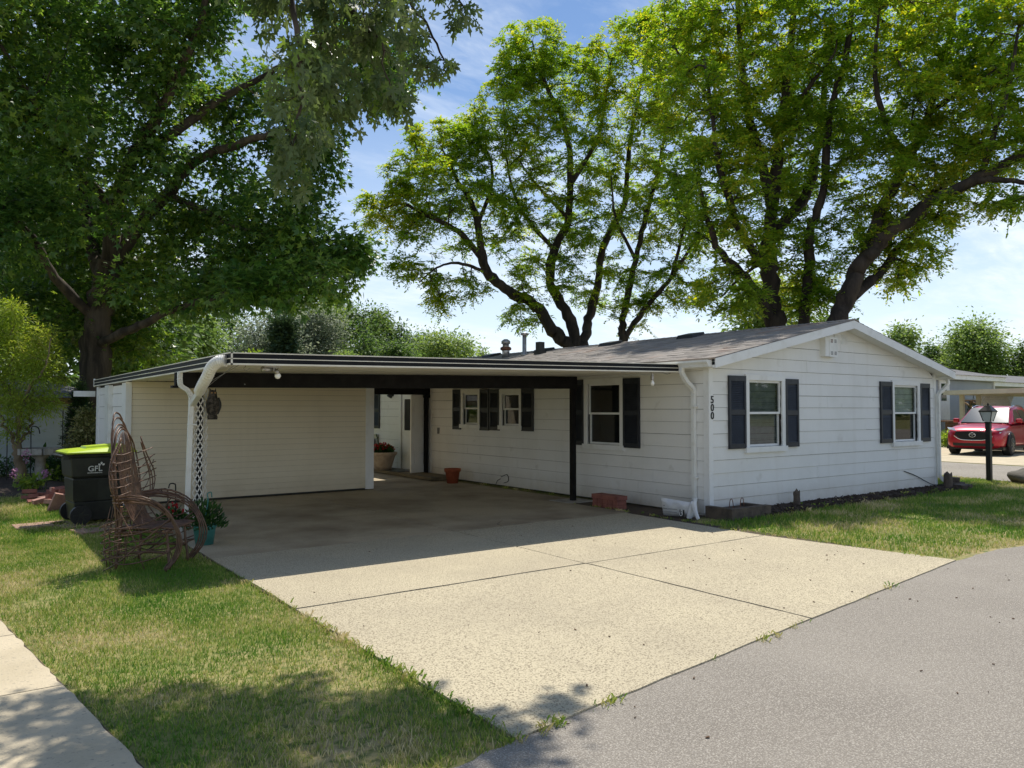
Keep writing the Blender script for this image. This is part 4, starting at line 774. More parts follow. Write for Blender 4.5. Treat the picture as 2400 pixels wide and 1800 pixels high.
# --- big shade tree at the left, behind the shed
def limbs_px(S, D, lst):
    for pts, r0, r1 in lst: S.limb([at(p[0], p[1], D + (p[2] if len(p) > 2 else 0)) for p in pts], r0, r1)
def shade_tree():
    D = 18.0; base = at(205, 700, D); t = empty('shade_tree', (base[0], base[1], 0), 'huge dark green broadleaf tree with a thick grey trunk behind the shed', 'tree')
    S = Skel(1); S.limb([(base[0] + .02, base[1], -.1), (base[0], base[1], .7), at(205, 860, D), at(208, 720, D), at(222, 640, D), at(238, 565, D)], .40, .27, sides=16)
    limbs_px(S, D, [([(238, 565), (250, 440, -.2), (285, 340, -.5), (340, 250, -1), (390, 150, -1.5), (430, 60, -2), (455, -60, -2)], .20, .06),
        ([(238, 570), (300, 490, .4), (360, 420, .5), (420, 350, .2), (520, 310, -.3), (620, 280, -.8), (700, 250, -1)], .20, .045),
        ([(290, 335, -.5), (400, 270, -.2), (480, 210, 0), (560, 170, .3), (680, 110, .5), (800, 120, .6)], .13, .035),
        ([(225, 620), (190, 500, 1), (180, 400, 1.4), (200, 280, 1.8), (180, 120, 2), (190, -40, 2)], .17, .05),
        ([(208, 745), (260, 722, -.5), (330, 690, -1), (450, 645, -1.8), (560, 620, -2.2), (690, 592, -2.4)], .13, .03),
        ([(205, 690), (120, 600, -1), (60, 500, -1.5), (-60, 420, -2)], .13, .04), ([(245, 450), (140, 330, -1.2), (60, 200, -2), (-20, 60, -2.4)], .12, .04),
        ([(360, 420, .5), (450, 460, 0), (540, 500, -.6), (640, 520, -1.2), (760, 545, -1.6)], .10, .025), ([(225, 600), (300, 560, 2), (380, 560, 3), (470, 560, 3.4)], .10, .03)])
    r = np.random.default_rng(2); L = []
    for x, y, rx, ry, dd, rd, n in [(60, 130, 190, 200, -1, 3, 150), (230, 80, 180, 160, 0, 3, 130), (420, 90, 170, 130, -.5, 2.8, 120), (590, 120, 150, 120, 0, 2.4, 90), (740, 150, 130, 90, .3, 1.8, 60), (860, 190, 60, 50, .3, 1, 14),
        (90, 360, 190, 170, -1, 3, 130), (250, 300, 150, 140, .5, 3, 80), (400, 250, 130, 80, 0, 2.2, 50), (640, 270, 100, 60, -.3, 1.6, 34), (680, 370, 50, 60, 0, .9, 16), (90, 560, 170, 140, -1, 3, 110), (300, 440, 130, 110, 0, 2.5, 60), (440, 410, 130, 70, 0, 2, 45),
        (590, 450, 110, 50, -.5, 1.5, 40), (440, 560, 120, 55, 1, 1.8, 40), (560, 560, 110, 45, -1, 1.4, 40), (690, 550, 100, 40, -1.4, 1.2, 34), (765, 560, 38, 25, -1.6, .5, 10), (330, 625, 150, 45, 0, 2, 50), (500, 622, 140, 26, -1.8, 1.2, 36), (650, 622, 110, 36, -2, 1.1, 30), (230, 700, 80, 60, 1, 1.4, 20), (120, 690, 120, 80, .5, 2, 50), (310, 740, 70, 60, 1.5, 1.2, 24), (280, 180, 130, 110, 2, 2.5, 40), (60, 460, 170, 110, 3.2, 1.4, 60), (170, 560, 130, 90, 3.4, 1.2, 50), (250, 470, 120, 80, 3.2, 1.2, 36), (60, 280, 160, 120, 3.2, 1.5, 50), (60, 640, 120, 60, 3.4, 1.2, 36), (150, 480, 110, 90, -1.8, .8, 30), (400, 300, 120, 40, -1.2, .6, 14)]:
        L.append(lobe_pts(r, x, y, rx, ry, D + dd, rd, n))
    A = np.concatenate(L); keep = np.ones(len(A), bool); sv = np.array(sd) / sd[2]
    for x, y, z, q in ((1.1, 18.9, 3.2, 1.5), (1.7, 15.6, 1.0, .7), (1.3, 14.6, 0, 1.1), (1.2, 12.6, 0, 1.2)):   # openings through which the sun reaches the side bed
        s = A - sv * (A[:, 2:3] - z) - np.array([x, y, z]); keep &= np.hypot(s[:, 0], s[:, 1]) > q
    tips = S.grow(A[keep], rt=.0055); S.mesh('trunk', 'bark_grey', t)
    crown(t, 'leaf_maple', [cluster(r, tips, 74, .21, .160, T_leaf3(), droop=.45, flat=.85, tmin=.3)], 3)
shade_tree()
# --- honey locusts behind the house
def locust(D, base, lab, main, sub, lobes, seed, per=9, sz=.110):
    b = at(base[0], base[1], D); t = empty('honey_locust_tree', (b[0], b[1], 0), lab, 'tree', 'feathery trees behind the house'); S = Skel(seed)
    for pts, r0, r1 in main: r0 *= .84; r1 *= .84; S.limb([(b[0] + (i * .1), b[1], z) for i, z in ((0, -.1),)] + [at(p[0], p[1], D + (p[2] if len(p) > 2 else 0)) for p in pts], r0, r1, sides=10)
    limbs_px(S, D, sub); r = np.random.default_rng(seed + 1)
    A = np.concatenate([lobe_pts(r, x, y, rx, ry, D + dd, rd, n, .25) for x, y, rx, ry, dd, rd, n in lobes]); tips = S.grow(A, rt=.0085, droop=.04)
    S.mesh('trunk', 'bark_dark', t); crown(t, 'leaf_locust', [sprays(r, tips, per, 20, .42, sz, T_oval(.42))], seed + 2); return t
locust(26.5, (1245, 800), 'feathery light green locust tree with spreading stems left of the others', [([(1240, 790), (1228, 748), (1192, 712), (1160, 662), (1100, 630, -.5), (1052, 588, -1), (1040, 540, -1.2)], .34, .17), ([(1250, 790), (1246, 745), (1226, 680, .3), (1190, 610, .4), (1198, 540, .5), (1228, 480, .5)], .30, .16), ([(1258, 790), (1262, 745), (1272, 690, .8), (1290, 620, 1), (1302, 540, 1.2), (1350, 440, 1.5)], .27, .13)],
    [([(1040, 545, -1.2), (1030, 470, -1.2), (1008, 420, -1), (985, 385, -1), (960, 330, -.8)], .14, .03), ([(1042, 560, -1.2), (990, 500, -1.8), (930, 470, -2), (870, 440, -2.2), (820, 455, -2.4)], .12, .025), ([(1034, 480, -1.2), (1062, 400, -.6), (1058, 340, -.4), (1030, 300, -.2)], .08, .025), ([(1060, 592, -1), (1000, 570, -2), (950, 575, -2.4), (905, 610, -2.6)], .07, .02),
     ([(1228, 480, .5), (1232, 350, .2), (1212, 250, 0), (1165, 150, -.3), (1150, 90, -.3)], .14, .03), ([(1232, 400, .3), (1290, 300, .8), (1310, 200, 1), (1320, 130, 1)], .09, .025), ([(1350, 440, 1.5), (1362, 300, 1.6), (1385, 180, 1.6), (1400, 90, 1.6)], .11, .03), ([(1198, 540, .5), (1130, 460, 0), (1100, 380, -.4), (1090, 280, -.4)], .09, .025), ([(1226, 470, .5), (1160, 400, 0), (1110, 330, 0)], .07, .02)],
    [(850, 455, 75, 45, -2.3, 1.2, 42), (930, 400, 100, 70, -1.8, 1.8, 80), (960, 320, 100, 60, -1, 1.6, 70), (1010, 290, 60, 45, -.6, 1.3, 30), (890, 560, 45, 70, -2.5, 1, 26), (985, 620, 70, 40, -2, 1, 26), (1020, 470, 110, 80, -1.2, 1.8, 60), (1090, 380, 100, 90, -.4, 2, 60), (1150, 110, 85, 65, -.3, 1.7, 60), (1120, 220, 100, 90, -.2, 2, 70), (1220, 190, 110, 90, .3, 2.2, 80), (1300, 160, 90, 80, 1, 2, 60), (1220, 340, 130, 100, .3, 2.4, 80), (1350, 300, 110, 110, 1.5, 2.4, 80), (1170, 500, 130, 80, .2, 2.2, 70), (1300, 470, 120, 90, 1.2, 2.4, 70), (1130, 670, 55, 40, 0, 1, 22), (1180, 590, 80, 40, 0, 1.4, 26), (1300, 620, 80, 60, 1.2, 1.4, 34), (960, 655, 40, 22, -2, .7, 10), (1090, 150, 40, 30, -.2, .8, 10)], 101)
locust(25.0, (1345, 800), 'slim twin-stemmed locust tree in the middle of the row behind the roof', [([(1345, 790), (1345, 735), (1346, 690), (1372, 560, .5), (1400, 450, .8), (1428, 340, 1), (1440, 220, 1), (1420, 120, 1)], .21, .04), ([(1350, 790), (1350, 735), (1398, 660, -.4), (1450, 600, -.8), (1500, 520, -1)], .20, .05)],
    [([(1372, 560, .5), (1330, 470, .2), (1320, 380, 0)], .07, .02), ([(1450, 600, -.8), (1480, 480, -.5), (1490, 380, -.4)], .07, .02)],
    [(1430, 300, 90, 100, .8, 1.8, 60), (1410, 450, 100, 80, .6, 1.8, 60), (1480, 480, 80, 90, -.5, 1.6, 50), (1400, 600, 70, 60, .2, 1.3, 34), (1480, 620, 70, 50, -.8, 1.2, 28), (1450, 190, 80, 70, 1, 1.6, 36), (1410, 110, 80, 70, .8, 1.5, 40), (1360, 70, 60, 40, .8, 1.2, 20), (1440, 60, 70, 50, 1, 1.4, 26), (1370, 680, 60, 35, 0, 1, 16)], 121, 8)
locust(20.0, (1685, 800), 'tall dense locust tree rising behind the middle of the roof', [([(1685, 780), (1680, 715), (1668, 650), (1664, 560), (1668, 450, .2), (1682, 300, .4), (1702, 150, .6), (1720, -20, .8)], .40, .09), ([(1680, 780), (1664, 700), (1622, 612, -.6), (1560, 550, -1), (1530, 480, -1.4), (1508, 390, -1.6)], .26, .05)],
    [([(1668, 600), (1600, 500, -1), (1560, 380, -1.5), (1540, 260, -1.6), (1520, 120, -1.6)], .13, .03), ([(1668, 450, .2), (1640, 330, 0), (1610, 220, -.2), (1600, 100, -.2), (1590, -40, -.2)], .15, .05), ([(1675, 500, .2), (1740, 420, 1), (1770, 300, 1.6), (1782, 180, 1.8), (1800, 40, 2)], .17, .05), ([(1640, 330, 0), (1570, 250, .8), (1500, 170, 1), (1450, 90, 1)], .09, .025), ([(1682, 300, .4), (1740, 200, -.8), (1800, 120, -1.4)], .09, .03), ([(1664, 560), (1610, 590, -1.4), (1560, 640, -2)], .06, .02)],
    [(1480, 90, 120, 90, .6, 2, 60), (1600, 60, 130, 100, 0, 2.2, 80), (1740, 50, 130, 100, .6, 2.2, 80), (1520, 230, 110, 100, -.6, 2, 70), (1650, 210, 120, 100, 0, 2.4, 70), (1780, 200, 110, 100, 1.2, 2.2, 70), (1530, 390, 100, 90, -1.4, 1.8, 60), (1650, 370, 110, 90, 0, 2.2, 60), (1760, 360, 90, 90, 1.2, 2, 50), (1580, 530, 80, 70, -1, 1.6, 40), (1690, 510, 80, 70, .4, 1.8, 40), (1570, 640, 80, 40, -1.4, 1.2, 26), (1690, 620, 70, 50, .8, 1.4, 26), (1640, -90, 200, 80, 0, 2.5, 50)], 141)
locust(18.5, (1800, 800), 'leaning locust tree whose thick bough sweeps out to the right', [([(1795, 790), (1808, 700), (1838, 622), (1868, 562), (1920, 502, -.4), (2010, 440, -.9), (2100, 390, -1.3), (2165, 358, -1.5), (2260, 300, -1.8)], .36, .10), ([(1745, 790, 1), (1738, 700, 1), (1746, 600, 1), (1752, 500, 1), (1780, 400, .9), (1792, 250, .8), (1832, 100, .6), (1842, -40, .6)], .22, .07)],
    [([(1842, 640), (1900, 590, .4), (1945, 530, .6), (1992, 488, .8)], .15, .05), ([(1868, 562), (1905, 450, .4), (1960, 350, .6), (2002, 250, .8), (2050, 90, 1), (2070, -40, 1)], .16, .05), ([(2100, 390, -1.3), (2160, 388, -1.6), (2260, 400, -2)], .10, .04), ([(1950, 480, -.6), (2040, 400, .5), (2120, 330, 1), (2240, 290, 1.2)], .12, .05), ([(2000, 250, .8), (2080, 190, .4), (2160, 130, 0), (2230, 60, 0)], .09, .03), ([(1960, 350, .6), (1910, 260, 0), (1890, 150, -.4), (1900, 20, -.6)], .10, .03), ([(2120, 380, -1.3), (2150, 280, -1.5), (2180, 180, -1.6), (2200, 60, -1.6)], .08, .03)],
    [(1900, 60, 130, 100, 0, 2, 70), (2040, 60, 130, 90, .6, 2, 70), (2170, 80, 120, 90, -.4, 2, 60), (1900, 220, 110, 100, 0, 2, 60), (2030, 210, 110, 90, .6, 2, 60), (2160, 230, 110, 90, -1, 2, 60), (2250, 150, 80, 150, -1, 1.8, 40), (1890, 380, 100, 80, .4, 1.8, 50), (2010, 350, 110, 70, .4, 1.6, 50), (2130, 340, 100, 60, -.8, 1.4, 40), (1860, 490, 90, 60, .6, 1.5, 30), (1960, 500, 80, 50, .4, 1.2, 30), (2180, 420, 60, 35, -1.8, .8, 16), (2050, 440, 70, 35, -.8, .9, 16), (1940, 590, 60, 40, .5, .8, 16), (1800, 600, 70, 60, 1, 1.2, 24), (1990, 560, 40, 30, .7, .6, 8), (2060, -70, 220, 80, 0, 2.4, 40), (1760, 640, 70, 40, 1.2, 1, 16)], 161)
# --- silver maple bough hanging into the picture close by
def bough():
    t = empty('overhanging_maple_bough', (-1.6, 1.2, 0), 'pale green maple bough hanging down close by at the top of the picture', 'tree')
    S = Skel(51); r = np.random.default_rng(52)
    S.limb([(-1.6, 1.2, -.1), (-1.6, 1.2, 2.5), (-1.5, 1.6, 4.2), (-.8, 2.6, 5.4)], .24, .14, sides=12)
    for pts, a, b in [([(-.8, 2.6, 5.4), tuple(at(420, -260, 5.2)), tuple(at(640, -110, 5.4)), tuple(at(760, 0, 5.6)), tuple(at(830, 110, 5.7))], .10, .012), ([tuple(at(640, -110, 5.4)), tuple(at(800, -60, 6.2)), tuple(at(900, 20, 6.4)), tuple(at(960, 130, 6.5))], .03, .008), ([tuple(at(600, -140, 5.3)), tuple(at(640, 60, 5.1)), tuple(at(650, 200, 5.05)), tuple(at(630, 330, 5.0))], .03, .006), ([tuple(at(800, -60, 6.2)), tuple(at(900, -60, 6.3)), tuple(at(970, -30, 6.3)), tuple(at(1005, 20, 6.3))], .02, .006), ([tuple(at(640, -110, 5.4)), tuple(at(700, 40, 5.6)), tuple(at(690, 150, 5.7)), tuple(at(700, 260, 5.7))], .03, .006), ([(-.8, 2.6, 5.4), (.8, 4.0, 6.2), (2.6, 4.9, 6.5), (4.2, 5.4, 6.7), (5.3, 5.6, 6.9)], .06, .012), ([(-.8, 2.6, 5.4), (.9, 3.8, 5.9), (2.2, 4.4, 6.1), (3.2, 5.0, 6.3)], .04, .012)]: S.limb(pts, a, b, wob=.3, sides=6)
    L = []
    for x, y, rx, ry, D, rd, n in [(690, 30, 130, 70, 5.5, .5, 44), (820, 60, 100, 80, 5.7, .5, 40), (640, 160, 60, 90, 5.1, .3, 26), (720, 180, 70, 80, 5.6, .35, 26), (640, 290, 45, 70, 5.0, .2, 16), (625, 370, 22, 30, 5.0, .12, 6), (700, 280, 35, 40, 5.7, .2, 8), (900, 110, 60, 60, 6.4, .35, 18), (945, 150, 22, 25, 6.5, .15, 5), (830, 190, 50, 40, 5.8, .25, 12), (860, 220, 20, 20, 5.8, .12, 4), (1000, 30, 24, 26, 6.3, .15, 6), (960, -20, 50, 30, 6.3, .3, 10), (600, -40, 120, 60, 5.3, .5, 30), (780, -60, 150, 60, 5.8, .6, 30)]: L.append(lobe_pts(r, x, y, rx, ry, D, rd, n, .1))
    sv = np.array(sd) / sd[2]        # higher boughs out of the picture: their shade lies on the lawn and path below
    for x, y, rr, h, n in [(40, 1590, .42, 6.0, 26), (130, 1560, .30, 6.2, 20), (60, 1530, .2, 6.0, 8), (330, 1520, .26, 6.3, 22), (420, 1570, .32, 6.3, 30), (520, 1540, .26, 6.4, 26), (620, 1530, .24, 6.6, 22), (600, 1600, .34, 6.6, 34), (750, 1560, .28, 6.8, 30), (850, 1520, .20, 6.8, 18), (880, 1580, .28, 7.0, 28), (980, 1620, .26, 7.0, 24), (1060, 1600, .20, 7.2, 18), (1200, 1545, .13, 7.2, 10), (780, 1640, .34, 6.8, 30), (420, 1640, .36, 6.3, 28), (250, 1600, .3, 6.2, 14), (640, 1490, .14, 6.6, 6), (1150, 1640, .2, 7.2, 14)]:
        n = int(n * 2.3); v, _, _ = blob(r, 0, 0, n, .2); L.append(ground(x, y) + sv * h + v * np.array([rr, rr, .35]))
    tips = S.grow(np.concatenate(L), rt=.0022, droop=.12, bias=.1); S.mesh('branch', 'bark_grey', t)
    pos = []; dr = []
    for P, T in tips:
        k = int(r.integers(3, 7)); i = np.minimum((r.random(k) ** .5 * len(P)).astype(int), len(P) - 1); o = r.normal(0, .05, (k, 3)); pos.append(P[i] + o); d = o * 6 + T[i] * .5 + r.normal(0, .3, (k, 3)); d[:, 2] -= .9; dr.append(d)
    pos = np.concatenate(pos); dr = np.concatenate(dr); n = len(pos); nr = r.normal(0, .7, (n, 3)) - F0 * .5; sz = r.uniform(.072, .125, n); tm = T_silver()
    w = (pos - CP) @ FV; px_ = 1200 + FPX * ((pos - CP) @ RV) / w; py_ = 900 - FPX * ((pos - CP) @ UV) / w
    seen = (px_ > 0) & (px_ < 2400) & (py_ > -20); order = np.argsort(np.where(seen, w / sz, 1e9)); big = order[:300]; rest = order[300:]
    me = []
    for k in range(6):       # six leaf shapes, shared by the 300 nearest leaves
        V = tm[0].copy(); V[:, 2] += np.random.default_rng(k).normal(0, .03, len(V)); q = bpy.data.meshes.new('leaf'); q.from_pydata([tuple(p) for p in V], [], [tuple(int(i) for i in f) for f in tm[1]]); q.materials.append(MATS['leaf_silver'])
        a = q.attributes.new('rnd', 'FLOAT', 'POINT'); a.data.foreach_set('value', [k / 6] * len(V)); q.update(); me.append(q)
    for j in big:
        d = dr[j] / np.linalg.norm(dr[j]); b = np.cross(nr[j], d); b /= np.linalg.norm(b); z = np.cross(d, b); o = bpy.data.objects.new('leaf', me[int(j) % 6]); COL.objects.link(o); o.parent = t
        M = Matrix(((d[0], b[0], z[0]), (d[1], b[1], z[1]), (d[2], b[2], z[2]))).to_4x4(); M = Matrix.Translation(Vector(pos[j]) - WLOC[t.name]) @ M @ Matrix.Scale(float(sz[j]), 4); o.matrix_local = M
    ra = rest[seen[rest]]; rb = rest[~seen[rest]]
    crown(t, 'leaf_silver', [leaves(pos[ra], dr[ra], nr[ra], sz[ra], tm) + (len(ra),), leaves(pos[rb], dr[rb], nr[rb], sz[rb] * 1.1, T_leaf3()) + (len(rb),)], 55, name='foliage')
bough()
# --- woods behind
def far_tree(name, x, D, top, w, mat, lab, seed, base_h=0., n=1500, leaf=.42, shape='round', bark='bark_dark', group=None, trunk_r=.22):
    """tree at distance D standing on the ground; its top and half-width are the angles it fills"""
    r = np.random.default_rng(seed); p = at(x, 800, D); H = at(x, top, D)[2]; W = w * KD * D / FPX; t = empty(name, (p[0], p[1], 0), lab, 'tree', group)
    S = Skel(seed); c = np.array([p[0], p[1], 0]); H = float(H); S.limb([c + [0, 0, -.2], c + [.1, 0, H * .3], c + [-.1, .1, H * .6], c + [0, 0, H * .92]], trunk_r, .04, sides=7)
    if shape == 'cone':
        z = r.random(n // 12) ** .8; a = r.uniform(0, 6.283, n // 12); rr = W * (1.02 - z) * (.75 + .3 * r.random(n // 12)); A = c + np.stack([np.cos(a) * rr, np.sin(a) * rr, .06 * H + z * H * .93], 1)
    else:
        A = []
        for k in range(13):
            a = r.uniform(0, 6.28); q = r.uniform(0, .62) * W; zc = H * r.uniform(.34, .86) if k else H * .84; s = W * r.uniform(.32, .52) * (1.15 - .45 * zc / H)
            v, _, _ = blob(r, 0, 0, max(6, n // 150), .5); A.append(c + [math.cos(a) * q, math.sin(a) * q, zc] + v * np.array([s, s, min(s * 1.0, H - zc)]))
        A = np.concatenate(A); A[:, 2] = np.clip(A[:, 2], base_h + .3, H)
    tips = S.grow(A, rt=.012); S.mesh('trunk', bark, t)
    tm = T_oval(.6) if shape != 'cone' else T_frond(3, .3, .2)
    crown(t, mat, [cluster(r, tips, max(6, int(n / len(tips) * 2.3)), W * .12 + .12, leaf, tm, droop=.35, flat=.8)], seed + 1)
far_tree('background_tree', 300, 34, 640, 190, 'leaf_wood', 'dark broadleaf tree behind the big trunk at the left', 201, n=3600, leaf=.30)
far_tree('background_tree', 70, 30, 330, 270, 'leaf_wood', 'very dark dense tree mass behind the blue neighbour wall', 202, n=9500, leaf=.32)
far_tree('background_tree', 430, 55, 672, 90, 'leaf_lightwood', 'bright green tree peeping over the carport roof at the left', 203, n=4550, leaf=0.24, group='trees beyond the carport')
far_tree('background_tree', 500, 75, 632, 110, 'leaf_wood', 'dark tree right of the bright green one beyond the carport', 204, n=5250, leaf=0.29, group='trees beyond the carport')
far_tree('background_tree', 585, 62, 662, 100, 'leaf_greywood', 'silvery grey willow left of the dark fir beyond the carport', 205, n=5950, leaf=0.24, group='trees beyond the carport')
far_tree('background_tree', 672, 66, 658, 80, 'leaf_greywood', 'silvery grey willow right of the dark fir beyond the carport', 206, n=5250, leaf=0.24, group='trees beyond the carport')
far_tree('fir_tree', 612, 48, 700, 34, 'needle_dark', 'dark pointed fir between the two silvery willows', 207, n=2600, leaf=.5, shape='cone')
far_tree('background_tree', 700, 85, 622, 80, 'leaf_greywood', 'tall grey-green tree behind the right-hand willow', 208, n=4550, leaf=0.32, group='trees beyond the carport')
far_tree('background_tree', 770, 80, 650, 78, 'leaf_wood', 'rounded green tree at the left of the distant wood', 209, n=4900, leaf=0.30, group='trees beyond the carport')
far_tree('background_tree', 822, 84, 646, 46, 'leaf_wood', 'tallest narrow green tree of the distant wood', 210, n=3850, leaf=0.30, group='trees beyond the carport')
far_tree('background_tree', 868, 86, 680, 66, 'leaf_wood', 'rounded green tree sloping down right of the tallest one', 211, n=4200, leaf=0.30, group='trees beyond the carport')
far_tree('background_tree', 742, 58, 742, 40, 'leaf_lightwood', 'low light green bush beyond the middle of the carport roof', 212, n=2625, leaf=0.22, group='trees beyond the carport')
far_tree('background_tree', 920, 90, 708, 64, 'leaf_wood', 'dark low tree at the right end of the distant wood', 213, n=3500, leaf=0.30, group='trees beyond the carport')
far_tree('background_tree', 968, 70, 718, 78, 'leaf_lightwood', 'pale green spiky bush left of the roof vents', 214, n=5250, leaf=0.26, group='trees beyond the carport')
far_tree('background_tree', 1042, 80, 738, 26, 'leaf_lightwood', 'small tree just left of the round roof vent', 215, n=1575, leaf=0.26, group='trees beyond the carport')
far_tree('background_tree', 850, 60, 735, 60, 'leaf_wood', 'mid green tree in front of the distant wood', 216, n=4550, leaf=0.24, group='trees beyond the carport')
far_tree('background_tree', 720, 78, 640, 70, 'leaf_lightwood', 'light green tree standing behind the silvery willows', 224, n=4550, leaf=0.30, group='trees beyond the carport')
far_tree('background_tree', 640, 92, 628, 120, 'leaf_wood', 'broad dark green tree filling the wood behind both willows', 225, n=4200, leaf=.34, group='trees beyond the carport')
far_tree('background_tree', 790, 70, 690, 80, 'leaf_wood', 'rounded mid green tree low in the middle of the wood', 226, n=3800, leaf=.27, group='trees beyond the carport')
far_tree('background_tree', 545, 46, 745, 34, 'leaf_bright', 'yellow-green bush just above the carport fascia', 217, n=2100, leaf=0.19, group='trees beyond the carport')
far_tree('background_tree', 1640, 38, 590, 140, 'leaf_lightwood', 'leafy green tree filling the gap behind the roof peak', 218, n=3600, leaf=.28)
far_tree('background_tree', 1800, 44, 660, 60, 'leaf_wood', 'dark green tree behind the leaning trunk', 219, n=1800, leaf=.3)
far_tree('background_tree', 1945, 62, 686, 62, 'leaf_lightwood', 'loose-topped green tree right of the gable peak', 220, n=3850, leaf=0.26, group='trees beyond the street')
far_tree('background_tree', 2105, 66, 696, 105, 'leaf_lightwood', 'wide rounded green tree behind the grey-blue house', 221, n=9100, leaf=0.26, group='trees beyond the street')
far_tree('background_tree', 2030, 72, 735, 60, 'leaf_wood', 'low dark tree between the two trees beyond the street', 222, n=3500, leaf=0.26, group='trees beyond the street')
far_tree('background_tree', 2230, 64, 715, 60, 'leaf_wood', 'green tree cut by the right edge beyond the street', 223, n=4200, leaf=0.26, group='trees beyond the street')
# --- small twisted willow, arborvitae, shrub, border plants at the left
def willow():
    D = 15.8; b = ground(40, 1045); t = empty('twisted_willow', (b[0], b[1], 0), 'small yellow-green twisted willow on a slim trunk in the side bed', 'tree'); S = Skel(61); r = np.random.default_rng(62); D = float((b - CP) @ FV)
    S.limb([(b[0], b[1], -.05), at(42, 1000, D), at(36, 960, D)], .105, .085, wob=.1, sides=9)
    for pts in ([(36, 965), (15, 930, -.2), (-10, 880, -.3), (-20, 800, -.3)], [(36, 965), (40, 920, .1), (26, 850, .2), (30, 760, .2), (20, 660, .2)], [(38, 965), (58, 925, .2), (68, 860, .3), (75, 790, .3), (85, 720, .3)], [(40, 930), (55, 850, -.3), (95, 800, -.4), (110, 730, -.4)], [(26, 850), (-5, 800, .4), (-20, 700, .4)]): S.limb([at(p[0], p[1], D + (p[2] if len(p) > 2 else 0)) for p in pts], .045, .012, wob=.5, sides=6)
    L = [lobe_pts(r, x, y, rx, ry, D + dd, rd, n, .2) for x, y, rx, ry, dd, rd, n in [(20, 700, 45, 45, 0, .5, 34), (60, 760, 65, 50, 0, .7, 56), (10, 800, 60, 60, .2, .7, 50), (80, 830, 65, 40, 0, .7, 46), (20, 870, 55, 35, -.2, .6, 34), (110, 875, 30, 20, -.2, .3, 12), (30, 920, 50, 20, 0, .5, 14), (20, 665, 16, 20, 0, .2, 8), (100, 720, 26, 14, 0, .2, 8), (100, 780, 35, 30, .3, .4, 16), (-30, 760, 50, 70, 0, .6, 30)]]
    tips = S.grow(np.concatenate(L), rt=.004, droop=.08); S.mesh('trunk', 'bark_pale', t); crown(t, 'leaf_willow', [cluster(r, tips, 85, .105, .075, T_oval(.26), droop=.4, flat=.9)], 63)
willow()
def bush(name, p, h, w, mat, lab, seed, n, leaf, tm, cat='shrub', flat=.9, up=.0, stems=6, pile=.0, group=None, bark='bark_dark', cone=False, droop=.2, sp=None):
    r = np.random.default_rng(seed); t = empty(name, (p[0], p[1], 0), lab, cat, group); S = Skel(seed); c = np.array([p[0], p[1], 0.])
    for k in range(stems):
        a = 6.283 * k / stems + r.uniform(-.4, .4); q = r.uniform(.2, .6) * w * (0.3 if cone else 1); S.limb([c + [math.cos(a) * .03, math.sin(a) * .03, -.02], c + [math.cos(a) * q * .5, math.sin(a) * q * .5, h * .35], c + [math.cos(a) * q, math.sin(a) * q, h * r.uniform(.6, .85)]], .006 + .006 * h, .003, wob=.5, sides=4)
    v, _, _ = blob(r, 0, 0, max(10, n // 16), .4); A = c + [0, 0, h * .53] + v * np.array([w, w, h * .45])
    if cone: A[:, :2] = c[:2] + (A[:, :2] - c[:2]) * np.clip(1.25 - A[:, 2:3] / h * 1.1, .12, 1)
    A[:, 2] = np.clip(A[:, 2], .04, None); tips = S.grow(A, rt=.0022); S.mesh('stem', bark, t); crown(t, mat, [cluster(r, tips, 16, sp or max(.03, w * .11), leaf, tm, droop=droop, flat=flat)], seed + 1, 'foliage'); return t
a_ = at(172, 900, 17.2); bush('arborvitae', a_, 2.25, .42, 'leaf_thuja', 'dark columnar arborvitae beside the shed corner', 71, 7000, .07, T_frond(3, .3, .2), cone=True, droop=-.4, stems=3)
a_ = at(186, 960, 15.6); bush('variegated_shrub', a_, 1.75, .34, 'leaf_shrub', 'sunlit pale-leaved shrub in front of the arborvitae', 73, 3600, .062, T_oval(.55), stems=8)
for i, (x, y, h, w, mt, lab, tm, lf, nn) in enumerate([(110, 1030, .62, .62, 'leaf_hosta', 'dark green leafy perennial clump below the bird bath', T_oval(.35), .15, 900), (150, 1036, .5, .5, 'leaf_hosta', 'dark green perennial clump behind the bin', T_oval(.35), .14, 700), (70, 1062, .30, .30, 'leaf_bright', 'bright yellow-green low plant beside the brick pile', T_oval(.5), .085, 420), (112, 1042, .34, .22, 'leaf_bright', 'bright young plant behind the brick pile', T_oval(.5), .09, 200), (10, 1030, .45, .5, 'leaf_hosta', 'shaded ground plants at the foot of the twisted willow', T_oval(.4), .10, 600)]):
    bush('border_plant', ground(x, y), h, w, mt, lab, 80 + i * 3, nn, lf, tm, cat='plant', stems=7, group='plants in the side bed')
pm('pink_petal', (.42, .16, .30), .6, c2=(.5, .25, .4), sc1=30)
pm('red_petal', (.45, .012, .018), .5, c2=(.28, .006, .012), sc1=30)
def spire(p, h, lab, seed):
    t = empty('pink_flower', (p[0], p[1], 0), lab, 'flower', 'pink flower spires in the side bed'); r = np.random.default_rng(seed); m = MB(); q = np.array([p[0], p[1], 0]); m.tube([q, q + [.02, 0, h * .5], q + [0, .02, h]], [.006, .005, .003], 5); m.build('stem', 'leaf_hosta', t)
    pos = q + np.stack([r.normal(0, .035, 60), r.normal(0, .035, 60), h * r.uniform(.62, 1.02, 60)], 1); V, T, nv = leaves(pos, r.normal(0, 1, (60, 3)), r.normal(0, 1, (60, 3)), r.uniform(.03, .05, 60), T_oval(.8)); mk_np('petals', V, T, 'pink_petal', t, loc=tuple(WLOC[t.name]))
